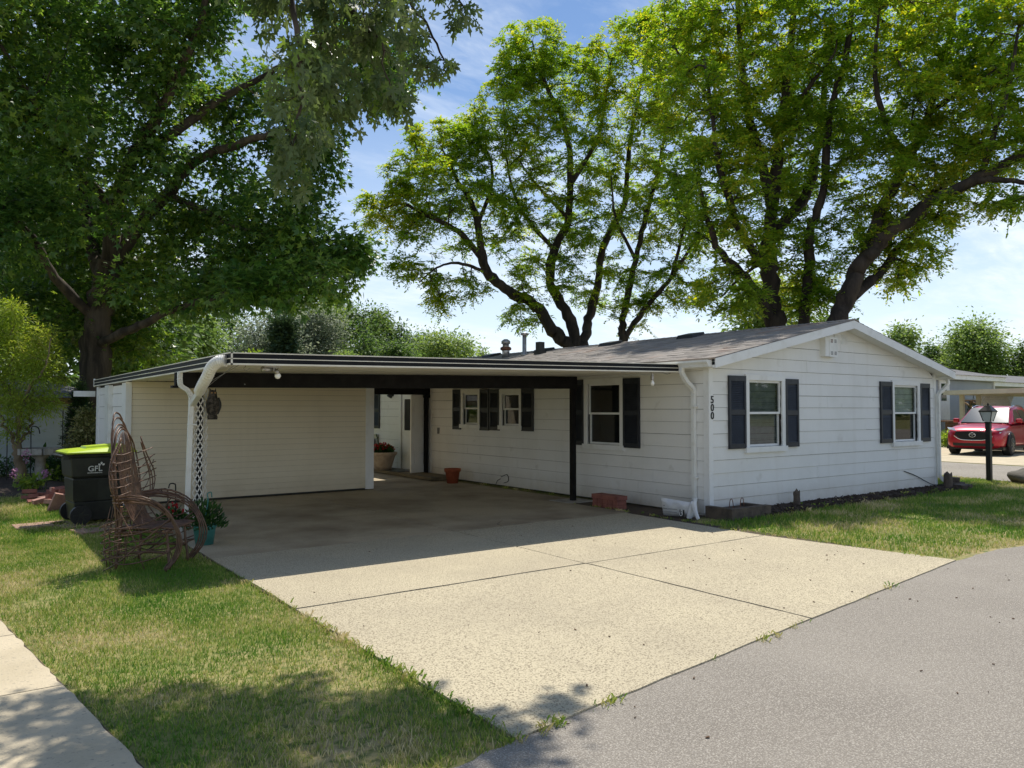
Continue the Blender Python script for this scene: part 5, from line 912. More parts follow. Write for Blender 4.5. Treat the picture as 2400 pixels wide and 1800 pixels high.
for i, (x, y, h, lab) in enumerate([(56, 1052, .78, 'pink flower spire right beside the willow trunk'), (28, 1062, .42, 'low pink flower left of the willow trunk'), (98, 1060, .40, 'small pink flower between willow and bin'), (150, 1052, .85, 'pink flower spire just left of the bin')]): spire(ground(x, y), h, lab, 90 + i)
g0 = ground(20, 1060); mound('garden_bed', [(-1.2, 16.2), (2.1, 21)], .12, .05, 'mulch', 'dark soil of the shaded side bed', 'soil', seed=9)
# ---------------------------------------------------------------- things by the carport
pm('bin_black', (.016, .017, .014), .42, c2=(.028, .03, .022), sc1=5)
pm('bin_lid', (.42, .56, .03), .38, c2=(.46, .60, .05), sc1=4)
pm('print_white', (.62, .62, .60), .5)
pm('willow_rod', (.150, .080, .046), .45, c2=(.075, .040, .024), sc1=14, mixr=(.4, .6), spec=.5, c3=(.22, .13, .08), sc3=30, r3=(.62, .75))
pm('cut_wood', (.42, .25, .11), .7, c2=(.34, .19, .08), sc1=40)
pm('sandstone', (.40, .25, .19), .9, c2=(.30, .19, .15), sc1=5, bump=.4, bsc=40)
pm('brick_red', (.30, .115, .085), .9, c2=(.20, .075, .06), sc1=7, bump=.5, bsc=60)
pm('brick_pale', (.42, .24, .19), .9, c2=(.30, .16, .13), sc1=6, bump=.5, bsc=60)
pm('terracotta', (.40, .10, .04), .75, c2=(.30, .07, .03), sc1=9)
pm('taupe_pot', (.42, .34, .26), .8, c2=(.32, .25, .19), sc1=9, bump=.2, bsc=40)
pm('teal_pot', (.07, .26, .235), .5, c2=(.05, .20, .18), sc1=9)
pm('stone_white', (.62, .58, .50), .8, c2=(.5, .45, .38), sc1=12, bump=.3, bsc=40)
pm('deck_wood', (.20, .16, .10), .85, c2=(.12, .10, .065), sc1=7, stretch=(1, .2, 1), bump=.3, bsc=30)
pm('timber', (.13, .10, .075), .9, c2=(.07, .055, .045), sc1=6, bump=.6, bsc=25)
pm('owl_body', (.10, .085, .07), .8, c2=(.022, .02, .018), sc1=26, mixr=(.42, .58), bump=.6, bsc=60)
pm('iron_black', (.012, .012, .012), .45, c2=(.02, .02, .02), sc1=10)
pm('bag_white', (.72, .72, .72), .4, c2=(.62, .63, .66), sc1=6)
def settle(root, loc, rz=0):      # a thing built round the origin is set down where it stands
    root.location = loc; root.rotation_euler = (0, 0, rz)
# --- wheeled bin
b_ = empty('wheeled_bin', (0, 0, 0), 'black wheeled rubbish bin with lime green lid and white lettering', 'bin')
def taper(z, x0, x1, y): return [(x0, -y, z), (x1, -y, z), (x1, y, z), (x0, y, z)]
m = MB(); lv = [taper(.04, -.27, .30, .25), taper(.30, -.295, .325, .268), taper(.62, -.31, .35, .29), taper(.64, -.33, .37, .305), taper(.90, -.35, .41, .325), taper(.93, -.365, .425, .34), taper(.955, -.365, .425, .34)]
for q, t in zip(lv, lv[1:]): m.hexa(q, t)
bb = m.build('body', 'bin_black', b_)
md = bb.modifiers.new('bevel', 'BEVEL'); md.width = .03; md.segments = 2; md.limit_method = 'ANGLE'
m = MB(); m.hexa(taper(.956, -.40, .46, .365), taper(.975, -.405, .465, .37)); m.hexa([(-.405, -.37, .975), (.465, -.37, .975), (.465, .37, .975), (-.405, .37, .975)], [(-.36, -.25, 1.0), (.38, -.27, 1.055), (.38, .27, 1.055), (-.36, .25, 1.0)]); m.hexa(taper(1.0, -.15, .3, .17), [(-.13, -.15, 1.045), (.33, -.15, 1.075), (.33, .15, 1.075), (-.13, .15, 1.045)]); m.build('lid', 'bin_lid', b_)
m = MB(); m.tube([(-.43, -.3, .93), (-.43, .3, .93)], .018, 8); m.box(-.43, -.35, -.28, -.25, .88, .94); m.box(-.43, -.35, .25, .28, .88, .94); m.build('handle', 'bin_black', b_)
m = MB(); m.hexa([(-.305, -.268, .33), (-.02, -.268, .33), (-.02, -.30, .60), (-.318, -.30, .60)][::1], [(-.305, -.280, .33), (-.02, -.280, .33), (-.02, -.312, .60), (-.318, -.312, .60)]); m.build('side_panel', 'bin_black', b_)
for s in (-1, 1):
    m = MB(); V, Fc = tube_vf([(-.22, s * .285, .13), (-.22, s * .345, .13)], .13, 24); m.add(V, Fc); w = m.build('wheel', 'iron_black', b_)
    for k in range(6):
        a = k * math.pi / 3; m = MB(); m.obox((-.22 + .058 * math.cos(a), s * .348, .13 + .058 * math.sin(a)), .075, .012, .02, rotm(y=-a)); m.build('spoke', 'bin_black', w)
    m = MB(); V, Fc = tube_vf([(-.22, s * .345, .13), (-.22, s * .36, .13)], .028, 12); m.add(V, Fc); m.build('hub', 'bin_black', w)
m = MB(); m.tube([(-.22, -.28, .13), (-.22, .28, .13)], .012, 6); m.build('axle', 'metal_grey', b_)
# lettering on the side: plane leans with the side wall
up_ = np.array([0, -.125, 1.0]); up_ /= np.linalg.norm(up_); O_ = np.array([-.055, -.3235, .715])
V, Fc = text_vf('GFL', .105, .002); V[:, :2] += V[:, :2] * 0; mk('lettering', place(V, O_, (1, 0, 0), up_), Fc, 'print_white', bb)
V, Fc = text_vf('ENVIRONMENTAL', .0225, .002); mk('lettering', place(V, O_ - up_ * .030, (1, 0, 0), up_), Fc, 'print_white', bb)
m = MB()
for a, l, c in ((90, .045, (.075, .083)), (30, .045, (.079, .076)), (150, .045, (.071, .076))):
    A = R_(a); d = np.array([math.cos(A), math.sin(A)]); p = np.array([-d[1], d[0]]); c = np.array(c); pts = [c + d * l * t + p * wv for t, wv in ((.1, 0), (.35, .011), (.65, .013), (1, 0), (.65, -.013), (.35, -.011))]
    V = place(np.array([(q[0], q[1], .002) for q in pts]), O_, (1, 0, 0), up_); m.add(V, [tuple(range(6))[::-1], ]); m.F[-1] = m.F[-1][::-1]
m.build('leaf_emblem', 'print_white', bb)
settle(b_, (1.60, 12.15, .037), R_(5))
# --- stepping slabs under and beside the bin
for i, (p, s, a, lab) in enumerate([((.98, 12.25), (.62, .42), .1, 'sandstone slab sticking out left of the bin'), ((1.55, 12.05), (.75, .60), .05, 'sandstone slab under the bin'), ((1.62, 11.35), (.66, .42), .22, 'sandstone slab in front of the bin'), ((2.0, 12.2), (.36, .7), .0, 'sandstone slab between bin and carport post')]):
    m = MB(); r = np.random.default_rng(300 + i); q = [(p[0] + x * s[0] / 2 + r.normal(0, .02), p[1] + y * s[1] / 2 + r.normal(0, .02)) for x, y in ((-1, -1), (0, -1.05), (1, -1), (1.04, 0), (1, 1), (0, 1.03), (-1, 1))]
    V = [(x, y, -.02) for x, y in q] + [(x, y, .035) for x, y in q]; n = 7; mk_ = mk('stepping_slab', V, [tuple(range(n, 2 * n)), tuple(range(n - 1, -1, -1))] + [(k, (k + 1) % n, n + (k + 1) % n, n + k) for k in range(n)], 'sandstone'); tag(mk_, lab, 'paving slab', 'stepping slabs by the bin'); mk_.rotation_euler[2] = a
# --- heap of old bricks
bp = empty('brick_pile', (1.35, 15.2, 0), 'loose heap of old red and pale bricks left of the bin', 'brick pile'); r = np.random.default_rng(17)
for k in range(34):
    t = r.random(); x = 1.05 + .5 * r.random() + .15 * (1 - t); y = 14.3 + 1.7 * t; lay = max(0, int(r.integers(0, 4)) - (1 if x < 1.2 else 0)); z = .035 + .068 * lay
    m = MB(); m.obox((x, y, z), .21, .10, .065, rotm(r.normal(0, .14), r.normal(0, .14), r.uniform(-.9, .9))); m.build('brick', 'brick_red' if r.random() < .6 else 'brick_pale', bp)
m = MB(); m.obox((1.40, 13.75, .13), .36, .05, .30, rotm(.35, .25, .3)); m.build('broken_slab', 'brick_pale', bp)
# --- brick stack by the house wall
bs = empty('brick_stack', (8.6, 9.1, 0), 'small neat stack of red bricks against the house wall', 'brick stack')
for c in range(2):
    for k in range(5): m = MB(); y = 8.83 + k * .118 + c * .004; m.box(8.46 + c * .005, 8.66, y, y + .108, .014 + c * .068, .014 + c * .068 + .064); m.build('brick', 'brick_red', bs)
for k in range(3): m = MB(); y = 8.825 + k * .199; m.box(8.445, 8.675, y, y + .194, .152, .218); m.build('brick', 'brick_red', bs)
# --- torn bag of potting soil
def bag():
    t = empty('soil_bag', (0, 0, 0), 'crumpled white plastic soil bag with dark label by the downspout', 'bag'); r = np.random.default_rng(23); nx, ny = 15, 9; V = []
    for s in (1, -1):
        for j in range(ny):
            for i in range(nx):
                u, v = i / (nx - 1) * 2 - 1, j / (ny - 1) * 2 - 1; e = (1 - abs(u) ** 3) * (1 - abs(v) ** 3); w = .075 * e ** .5 * s
                V.append((u * .27 + r.normal(0, .004), w + r.normal(0, .008) * e - v * .05, .13 + v * .125 * (1 - .12 * u) + .018 * math.sin(u * 7) * e))
    N_ = nx * ny; Fc = []
    for j in range(ny - 1):
        for i in range(nx - 1): a = j * nx + i; Fc += [(a, a + nx, a + nx + 1, a + 1), (N_ + a, N_ + a + 1, N_ + a + nx + 1, N_ + a + nx)]
    b = mk('sack', V, Fc, 'bag_white', t, True)
    m = MB(); q = [(.09, -.088, .03), (.17, -.082, .03), (.155, -.030, .23), (.085, -.036, .23)]; m.hexa([tuple(p) for p in q][::1], [(p[0], p[1] - .006, p[2]) for p in q]); lb = m.build('label_panel', 'number_black', t)
    V2, F2 = text_vf('Gar', .085, .002); mk('lettering', place(V2, (.147, -.078, .10), (-.05, .23, .97), (-1, 0, -.05)), F2, 'print_white', t)
    for k in range(4): m = MB(); z = .20 - k * .042; m.box(-.20, .05, -.1 + (z - .03) * .24, -.098 + (z - .03) * .24 + .004, z, z + .006); m.build('printed_line', 'curtain_grey', t)
    m = MB(); pts = [(.22, -.02, .02), (.30, -.05, .24), (.36, -.08, .12), (.42, -.10, .02)]; m.tube(catmull(pts, 5), [.06, .06, .055, .05, .05, .05, .05, .045, .045, .04, .035, .035, .03, .03, .03, .025][:16], 7, flat=.6); m.build('torn_end', 'bag_white', t)
    settle(t, (8.60, 7.72, .015), R_(-82 + 180 - 90 + -90 + 0)); return t
bag()
# --- timbers, stumps and cable along the gable wall
tb = empty('timber_bed_edge', (9.3, 7.2, 0), 'weathered timber box edging at the corner of the house', 'garden edging')
for x0, x1, y0, y1, z1 in ((8.96, 9.86, 7.02, 7.12, .17), (8.96, 9.05, 7.121, 7.50, .175), (9.78, 9.88, 7.121, 7.5, .16)): m = MB(); m.box(x0, x1, y0, y1, -.02, z1); m.build('timber_beam', 'timber', tb)
m = MB(); m.box(9.05, 9.78, 7.12, 7.54, .0, .12); m.build('soil', 'mulch', tb)
for x in (9.3, 9.55): m = MB(); m.tube(catmull([(x - .05, 7.3, .10), (x - .03, 7.3, .24), (x, 7.3, .27), (x + .03, 7.3, .24), (x + .05, 7.3, .12)], 4), .006, 5); m.build('wire_loop', 'rust', tb)
def stump(p, h, r0, lab, lean=0., extra=()):
    r = np.random.default_rng(int(p[0] * 10)); n = 10; V = []; lev = 7
    for j in range(lev):
        z = h * j / (lev - 1) - .03
        for i in range(n): a = 6.283 * i / n; q = r0 * (1 + .25 * (1 - j / lev) ** 3 + r.normal(0, .08)); V.append((p[0] + math.cos(a) * q + lean * z, p[1] + math.sin(a) * q, z + (r.normal(0, .018) if j == lev - 1 else 0)))
    Fc = [(j * n + i, j * n + (i + 1) % n, (j + 1) * n + (i + 1) % n, (j + 1) * n + i) for j in range(lev - 1) for i in range(n)] + [tuple(range((lev - 1) * n, lev * n))]
    return tag(mk('stump', V, Fc, 'timber'), lab, 'stump')
stump((11.02, 7.36), .31, .052, 'short broken wooden stake standing in the mulch bed'); stump((15.9, 7.25), .36, .075, 'dark leaning stump at the far corner of the gable wall', .05)
sb = empty('stone_block_stack', (16.35, 7.3, 0), 'few dark edging stones piled below the far downspout', 'stones')
for k, (x, y, z, sx_, sy_) in enumerate([(16.25, 7.15, .05, .5, .2), (16.5, 7.35, .06, .5, .18), (16.55, 7.4, .15, .36, .16), (16.1, 7.05, .04, .25, .12)]): m = MB(); m.obox((x, y, z), sx_, sy_, .10, rotm(.05, .03, .2 * k)); m.build('edging_stone', 'timber', sb)
m = MB(); m.tube(catmull([(14.8, HY - .03, .40), (15.2, HY - .04, .30), (15.6, HY - .06, .16), (15.8, HY - .1, .09), (15.9, HY - .25, .08)], 5), .008, 5); tag(m.build('wall_cable', 'iron_black'), 'thin black cable hanging down the gable wall to the stump', 'cable')
# --- lamp post and boulder
lp = empty('lamp_post', (18.48, 7.55, 0), 'black garden lamp post with glass lantern at the lawn corner', 'lamp post'); x, y = 18.48, 7.55
m = MB(); m.box(x - .048, x + .048, y - .048, y + .048, -.02, 1.28); m.lathe([(.05, 1.28), (.085, 1.29), (.085, 1.305), (.06, 1.315)], (x, y, 0), 8); m.build('post', 'iron_black', lp)
def ring(z, r): return [(x + r * math.cos(a), y + r * math.sin(a), z) for a in (R_(45), R_(135), R_(225), R_(315))]
m = MB(); m.hexa(ring(1.53, .20), ring(1.555, .20)); m.hexa(ring(1.555, .195), ring(1.66, .075)); m.hexa(ring(1.66, .08), ring(1.675, .06)); m.lathe([(.02, 1.675), (.028, 1.69), (.012, 1.71), (.004, 1.735)], (x, y, 0), 8); m.build('lantern_roof', 'iron_black', lp)
m = MB()
for p, q in zip(ring(1.32, .10), ring(1.53, .175)): m.tube([p, q], .010, 4)
m.build('lantern_frame', 'iron_black', lp); pm('lantern_pane', (.50, .53, .55), .25, c2=(.42, .45, .47), sc1=9)
for k in range(4):
    a, b = ring(1.32, .095), ring(1.53, .17); m = MB(); p0, p1, q1, q0 = [np.array(v) for v in (a[k], a[(k + 1) % 4], b[(k + 1) % 4], b[k])]; n_ = np.cross(p1 - p0, q0 - p0); n_ /= np.linalg.norm(n_); m.hexa([p0, p1, q1, q0], [v + n_ * .003 for v in (p0, p1, q1, q0)]); m.build('lantern_pane', 'lantern_pane', lp)
m = MB(); m.lathe([(.02, 1.32), (.02, 1.38), (.045, 1.42), (.04, 1.46), (.0, 1.48)], (x, y, 0), 10, False); m.build('bulb', 'bulb_glass', lp, True)
def rock(name, p, s, mat, lab, seed):
    bm = bmesh.new(); bmesh.ops.create_icosphere(bm, subdivisions=3, radius=1); r = np.random.default_rng(seed); a = [r.normal(0, 1, 3) for _ in range(6)]
    V = np.array([v.co[:] for v in bm.verts]); d = 1 + sum(.07 * np.sin(V @ k * 2.2 + i) for i, k in enumerate(a)); V = V * d[:, None] * np.array(s); V[:, 2] = np.maximum(V[:, 2], -.6 * s[2]); Fc = [tuple(v.index for v in f.verts) for f in bm.faces]; bm.free()
    return tag(mk(name, V + np.array([p[0], p[1], s[2] * .5]), Fc, mat, smooth=True), lab, 'boulder')
pm('boulder', (.14, .125, .10), .9, c2=(.085, .075, .06), sc1=4, bump=.5, bsc=20)
rock('boulder', (18.75, 6.95), (.42, .34, .20), 'boulder', 'low dark boulder at the right edge behind the lamp post', 4)
# --- owl decoy hung on the carport post
ow = empty('owl_decoy', (2.63, 10.02, 1.46), 'dark owl decoy hanging beside the white lattice post', 'owl decoy'); m = MB()
prof = [(.0, .0), (.060, .0), (.064, .03), (.056, .06), (.074, .10), (.082, .17), (.076, .23), (.058, .28), (.052, .31), (.050, .34), (.036, .365), (.0, .372)]
V = [(2.63 + r_ * math.cos(6.283 * j / 16), 10.02 + .8 * r_ * math.sin(6.283 * j / 16), 1.465 + z) for r_, z in prof for j in range(16)]; Fc = [(i * 16 + j, i * 16 + (j + 1) % 16, (i + 1) * 16 + (j + 1) % 16, (i + 1) * 16 + j) for i in range(len(prof) - 1) for j in range(16)]
mk('body', V, Fc, 'owl_body', ow, True)
for s in (-1, 1):
    m = MB(); m.tube([(2.63 + s * .028, 10.02, 1.81), (2.63 + s * .036, 10.02, 1.86)], [.016, .002], 6); m.build('ear_tuft', 'owl_body', ow)
    m = MB(); m.lathe([(.0, -.012), (.012, -.006), (.012, .006), (.0, .012)], (2.63 + s * .02, 9.982, 1.80), 8, False); m.build('eye', 'cut_wood', ow)
    if s < 0: continue
    m = MB(); m.tube(catmull([(2.63 + s * .066, 10.02, 1.74), (2.63 + s * .082, 10.02, 1.64), (2.63 + s * .066, 10.02, 1.53)], 5), [.016, .02, .024, .027, .028, .028, .026, .022, .017, .012, .006], 7); m.build('wing', 'black_plastic', ow, True)
m = MB(); m.tube([(2.63, 9.975, 1.79), (2.63, 9.962, 1.775)], [.008, .002], 5); m.build('beak', 'black_plastic', ow)
m = MB(); m.tube([(2.63, 10.04, 1.83), (2.56, 10.08, 1.88)], .003, 4); m.build('hanging_cord', 'iron_black', ow)
# --- pots
def pot(name, p, prof, mat, lab, cat='plant pot', z0=.019, soil=True):
    t = empty(name, (p[0], p[1], z0), lab, cat); m = MB(); m.lathe(prof, (p[0], p[1], z0), 24, False); n0 = prof[-1][1]; r0 = prof[-1][0]
    m.lathe([(r0, n0), (r0 - .018, n0 - .002), (r0 - .03, n0 - .06)], (p[0], p[1], z0), 24, False); m.build('pot', mat, t, True)
    m = MB(); m.lathe([(0.0, n0 - .05), (r0 - .02, n0 - .05), (r0 - .02, n0 - .07)], (p[0], p[1], z0), 20, False); m.build('soil', 'mulch', t); return t
def leafy(t, c, h, w, n, leaf, mat, tm, seed, name='leaves', up=.8):
    r = np.random.default_rng(seed); v = r.normal(0, 1, (n, 3)); v /= np.linalg.norm(v, axis=1)[:, None]; v[:, 2] = abs(v[:, 2]); q = r.random(n) ** .4; pos = np.array(c) + v * q[:, None] * np.array([w, w, h]); d = v + np.array([0, 0, up]) + r.normal(0, .4, (n, 3)); nr = r.normal(0, .6, (n, 3)) + [0, -.4, .6]
    V, T, nv = leaves(pos, d, nr, leaf * r.uniform(.6, 1.3, n), tm); o = mk_np(name, V, T, mat, t, rnd=np.repeat(r.random(n), nv) if mat.startswith('leaf') else None, loc=tuple(WLOC[t.name])); return o
tp = pot('terracotta_pot', (8.62, 14.02), [(.0, 0), (.115, 0), (.155, .24), (.178, .245), (.18, .31)], 'terracotta', 'empty terracotta flower pot by the step against the house wall')
t1 = pot('teal_flower_pot', (2.40, 9.42), [(.0, 0), (.098, 0), (.125, .19), (.133, .195), (.135, .225)], 'teal_pot', 'teal plastic pot with a bushy green plant at the carport post', 'potted plant')
leafy(t1, (2.40, 9.42, .20), .30, .24, 420, .085, 'leaf_hosta', T_oval(.34), 61); m = MB()
for k in range(16): a = k * .39; m.tube(catmull([(2.40, 9.42, .2), (2.40 + .07 * math.cos(a), 9.42 + .07 * math.sin(a), .34), (2.40 + .19 * math.cos(a), 9.42 + .19 * math.sin(a), .42)], 3), .004, 4)
m.build('stem', 'leaf_hosta', t1)
m = MB(); m.tube(catmull([(2.40, 9.42, .3), (2.43, 9.40, .52), (2.42, 9.40, .60), (2.46, 9.39, .62), (2.47, 9.39, .56)], 5), .007, 6); m.build('hanger_hook', 'teal_pot', t1)
t2 = pot('begonia_pot', (2.24, 10.35), [(.0, 0), (.10, 0), (.13, .16), (.14, .18)], 'stone_white', 'pale pot with small red flowers left of the carport post', 'potted plant', .019)
leafy(t2, (2.24, 10.35, .15), .20, .17, 150, .07, 'leaf_hosta', T_oval(.5), 62); leafy(t2, (2.24, 10.35, .22), .18, .16, 26, .06, 'red_petal', T_oval(.9), 63, 'flowers')
for dx, h in ((-.06, .60), (.03, .66)): m = MB(); m.tube(catmull([(2.24 + dx, 10.3, .15), (2.24 + dx, 10.3, h - .06), (2.24 + dx - .02, 10.3, h), (2.24 + dx - .07, 10.29, h), (2.24 + dx - .085, 10.29, h - .05)], 5), .008, 6); m.build('hanger_hook', 'iron_black', t2)
m = MB(); m.obox((2.33, 9.92, .10), .20, .20, .13, rotm(0, 0, .1)); tag(m.build('splash_block', 'block_grey'), 'rough concrete block under the corner downspout', 'block')
# side entrance: low wooden step, mat, planter
st = empty('wooden_step', (8.8, 16.2, 0), 'low wooden landing of planks at the side door', 'step')
for k in range(5): m = MB(); m.box(8.46 + k * .126, 8.46 + k * .126 + .12, 14.62, 18.1, .065, .10); m.build('plank', 'deck_wood', st)
for y in (14.62, 15.02): m = MB(); m.box(8.47, 9.08, y, y + .06, .03, .064); m.build('joist', 'deck_wood', st)
m = MB(); m.box(8.45, 8.46, 14.62, 18.1, .036, .098); m.build('step_face', 'deck_wood', st)
m = MB(); m.box(8.52, 9.0, 16.3, 17.0, .101, .112); tag(m.build('door_mat', 'black_plastic'), 'dark door mat on the wooden landing', 'door mat')
t3 = pot('large_planter', (8.62, 17.30), [(.0, 0), (.20, 0), (.23, .10), (.27, .22), (.30, .33), (.345, .37), (.35, .41), (.34, .43)], 'taupe_pot', 'big taupe planter of dark red geraniums at the side door', 'planter', .101)
leafy(t3, (8.62, 17.30, .48), .20, .27, 240, .085, 'leaf_hosta', T_oval(.9), 64); leafy(t3, (8.62, 17.30, .58), .17, .27, 170, .055, 'red_petal', T_oval(.9), 65, 'flowers', .2)
m = MB(); m.tube(catmull([(8.5, 17.3, .5), (8.49, 17.3, .8), (8.44, 17.32, .98)], 5), .01, 5); leafy(t3, (8.46, 17.31, .74), .2, .03, 16, .06, 'leaf_hosta', T_oval(.4), 66, 'sprig'); m.build('sprig_stem', 'leaf_hosta', t3)

# ---------------------------------------------------------------- bent willow chair
def chair():
    t = empty('willow_chair', (0, 0, 0), 'tall bentwood willow armchair with fan back on the lawn', 'chair'); r = random.Random(44)
    def rod(pts, rad, name, n=7, k=7, mat='willow_rod', tip=.75):
        P = catmull(pts, n); P = P + np.random.default_rng(r.randint(0, 9999)).normal(0, .0016, P.shape); L = len(P); m = MB(); m.tube(P, np.linspace(rad, rad * tip, L) * .78, k); return m.build(name, mat, t, True)
    # legs and rails
    for x, y, h, lx in ((-.10, .27, .62, -.05), (-.10, -.27, .62, -.05), (.42, .25, .40, .05), (.42, -.25, .40, .05)):
        rod([(x + lx, y * 1.05, -.02), (x + lx * .4, y, h * .5), (x, y, h)], .024, 'leg', 4, 8)
        m = MB(); m.lathe([(.0, 0), (.019, 0), (.0, .002)], (x, y, h), 8, False); m.build('cut_end', 'cut_wood', t)
    for a, b in (((-.16, -.27, .36), (.50, -.25, .36)), ((-.16, .27, .36), (.50, .25, .36)), ((.42, -.33, .375), (.42, .33, .375)), ((-.10, -.33, .375), (-.10, .33, .375)), ((-.14, -.28, .16), (.45, -.26, .16)), ((-.14, .28, .16), (.45, .26, .16)), ((.44, -.30, .18), (.44, .30, .18))): rod([a, ((a[0] + b[0]) / 2, (a[1] + b[1]) / 2, a[2] + .01), b], .017, 'rail', 3, 7, tip=1)
    for s in (-1, 1):
        V, Fc = tube_vf([(.42, s * .330, .375), (.42, s * .334, .375)], .016, 8); mk('cut_end', V, Fc, 'cut_wood', t)
    # seat of rods running front to back
    for i in range(17):
        y = -.29 + i * .036; rod([(-.12, y * .9, .395), (.15, y, .405 + .004 * (i % 2)), (.40, y * 1.02, .41), (.53, y * 1.04, .40)], .0135, 'seat_rod', 4, 6, tip=.9)
    # fan back: rods rising from under the seat, rounded top
    for i in range(21):
        u = i / 20 * 2 - 1; y0 = u * .21; y1 = u * .20 * (1.15 - .15 * abs(u)); top = 1.36 - .26 * abs(u) ** 2.4
        rod([(.22 * (1 - abs(u) * .5), y0 * .9, .40), (-.02, y0, .50), (-.12, y0 * 1.12, .75), (-.17, y1 * 1.08, 1.0), (-.22, y1, top)], .0088, 'back_rod', 4, 5, tip=.7)
    # hoops framing the back
    for k, (w, h, dx) in enumerate(((.235, 1.40, -.02), (.255, 1.43, -.035), (.22, 1.50, -.06), (.17, 1.55, -.075), (.27, 1.38, .0))):
        rod([(-.12 + dx, -w * .9, .30), (-.15 + dx, -w * 1.08, .8), (-.21 + dx, -w * .85, h - .16), (-.24 + dx, 0, h), (-.21 + dx, w * .85, h - .16), (-.15 + dx, w * 1.08, .8), (-.12 + dx, w * .9, .30)], .0125, 'back_hoop', 7, 7, tip=.9)
    for z in (.58, .80, 1.02): rod([(-.10 - (z - .5) * .16, -.27, z), (-.13 - (z - .5) * .16, 0, z + .01), (-.10 - (z - .5) * .16, .27, z)], .011, 'back_brace', 4, 6)
    # wings: rounded basket loops on either side of the back
    for s in (-1, 1):
        for k, (o, z0, z1) in enumerate(((.30, .62, 1.20), (.24, .60, 1.16), (.17, .58, 1.22))):
            rod([(-.13, s * .25, z1 + .08), (-.14, s * (.25 + o * .62), z1 - .10), (-.10, s * (.25 + o), (z0 + z1) / 2), (-.08, s * (.25 + o * .85), z0 + .12), (-.10, s * .27, z0 - .05)], .0105, 'wing_hoop', 6, 6, tip=.85)
        for j in range(7):
            z = .66 + j * .078; e = .32 * math.sqrt(max(.05, 1 - ((z - .88) / .33) ** 2)); rod([(-.20, s * .20, z - .01), (-.15, s * (.24 + e * .4), z), (-.085, s * (.25 + e), z + .015), (-.03, s * (.24 + e * .75), z + .01), (.00, s * .26, z + .03)] if s < 0 else [(-.16, s * .20, z), (-.12, s * (.25 + e * .5), z + .02), (-.09, s * (.27 + e), z + .045)], .0085, 'wing_rod', 5, 6, tip=.8)
        for j in range(3): rod([(-.15, s * .26, .68 + j * .14), (-.12, s * .42, .80 + j * .12), (-.10, s * .54, .98 + j * .06)], .0075, 'wing_brace', 4, 5)
    # sweeping arms: bundles of bent rods from the back out over the seat and down to the ground, tied back to the rear leg
    for s in (-1, 1):
        for k in range(4):
            o = k * .022; y = s * (.32 + o * .6)
            rod([(-.20, s * .27, .66 + o * .6), (.05, y, .665 + o), (.30, y * 1.02, .625 + o), (.50, y * 1.04, .50 + o), (.58 + o, y * 1.04, .32), (.54 + o, y * 1.03, .14), (.40 + o, y * 1.0, -.01)], .0135, 'arm_rod', 7, 7, tip=.85)
        m = MB(); P = catmull([(-.18, s * .30, .685), (.05, s * .345, .70), (.28, s * .35, .655), (.44, s * .355, .575)], 6); m.tube(P, np.linspace(.030, .022, len(P)), 7, flat=.4, up=(0, 0, 1)); m.build('armrest', 'willow_rod', t, True)
        for j in range(6):      # basket rods under the arm
            z = .10 + j * .068; q = r.uniform(-.05, .05); rod([(.50, s * .34, z + .12 + q), (.24, s * .39, z + .02 + q * .5), (-.06, s * .42, z - .02), (-.27, s * .33, z + .02 - q), (-.33, s * .10, z + .05 - q)], .0085, 'basket_rod', 5, 6, tip=.85)
        rod([(.52, s * .355, .52), (.22, s * .37, .30), (-.06, s * .37, .10), (-.28, s * .33, -.01)], .0125, 'arm_brace', 5, 7); rod([(-.12, s * .34, .62), (.08, s * .37, .35), (.22, s * .37, .02)], .010, 'arm_brace', 5, 6); rod([(.20, s * .36, .64), (.05, s * .37, .40), (-.02, s * .36, .05)], .009, 'arm_brace', 5, 6)
    for j in range(5):         # loops round the back at the foot
        z = .10 + j * .085; q = r.uniform(-.04, .04); rod([(-.04, -.38, z + .06 + q), (-.28, -.36, z), (-.36 - .02 * j, 0, z - .03 - q), (-.28, .36, z), (-.04, .38, z + .06 - q)], .0085, 'basket_hoop', 5, 6, tip=.9)
    for i in range(9): y = -.24 + i * .06; rod([(-.27, y, .02), (-.30 + .02 * (i % 2), y * 1.05, .30), (-.24, y, .62)], .008, 'basket_upright', 4, 5)
    settle(t, (1.57, 8.62, 0.01), R_(-34)); t.scale = (.84, .90, 1.0); return t
chair()
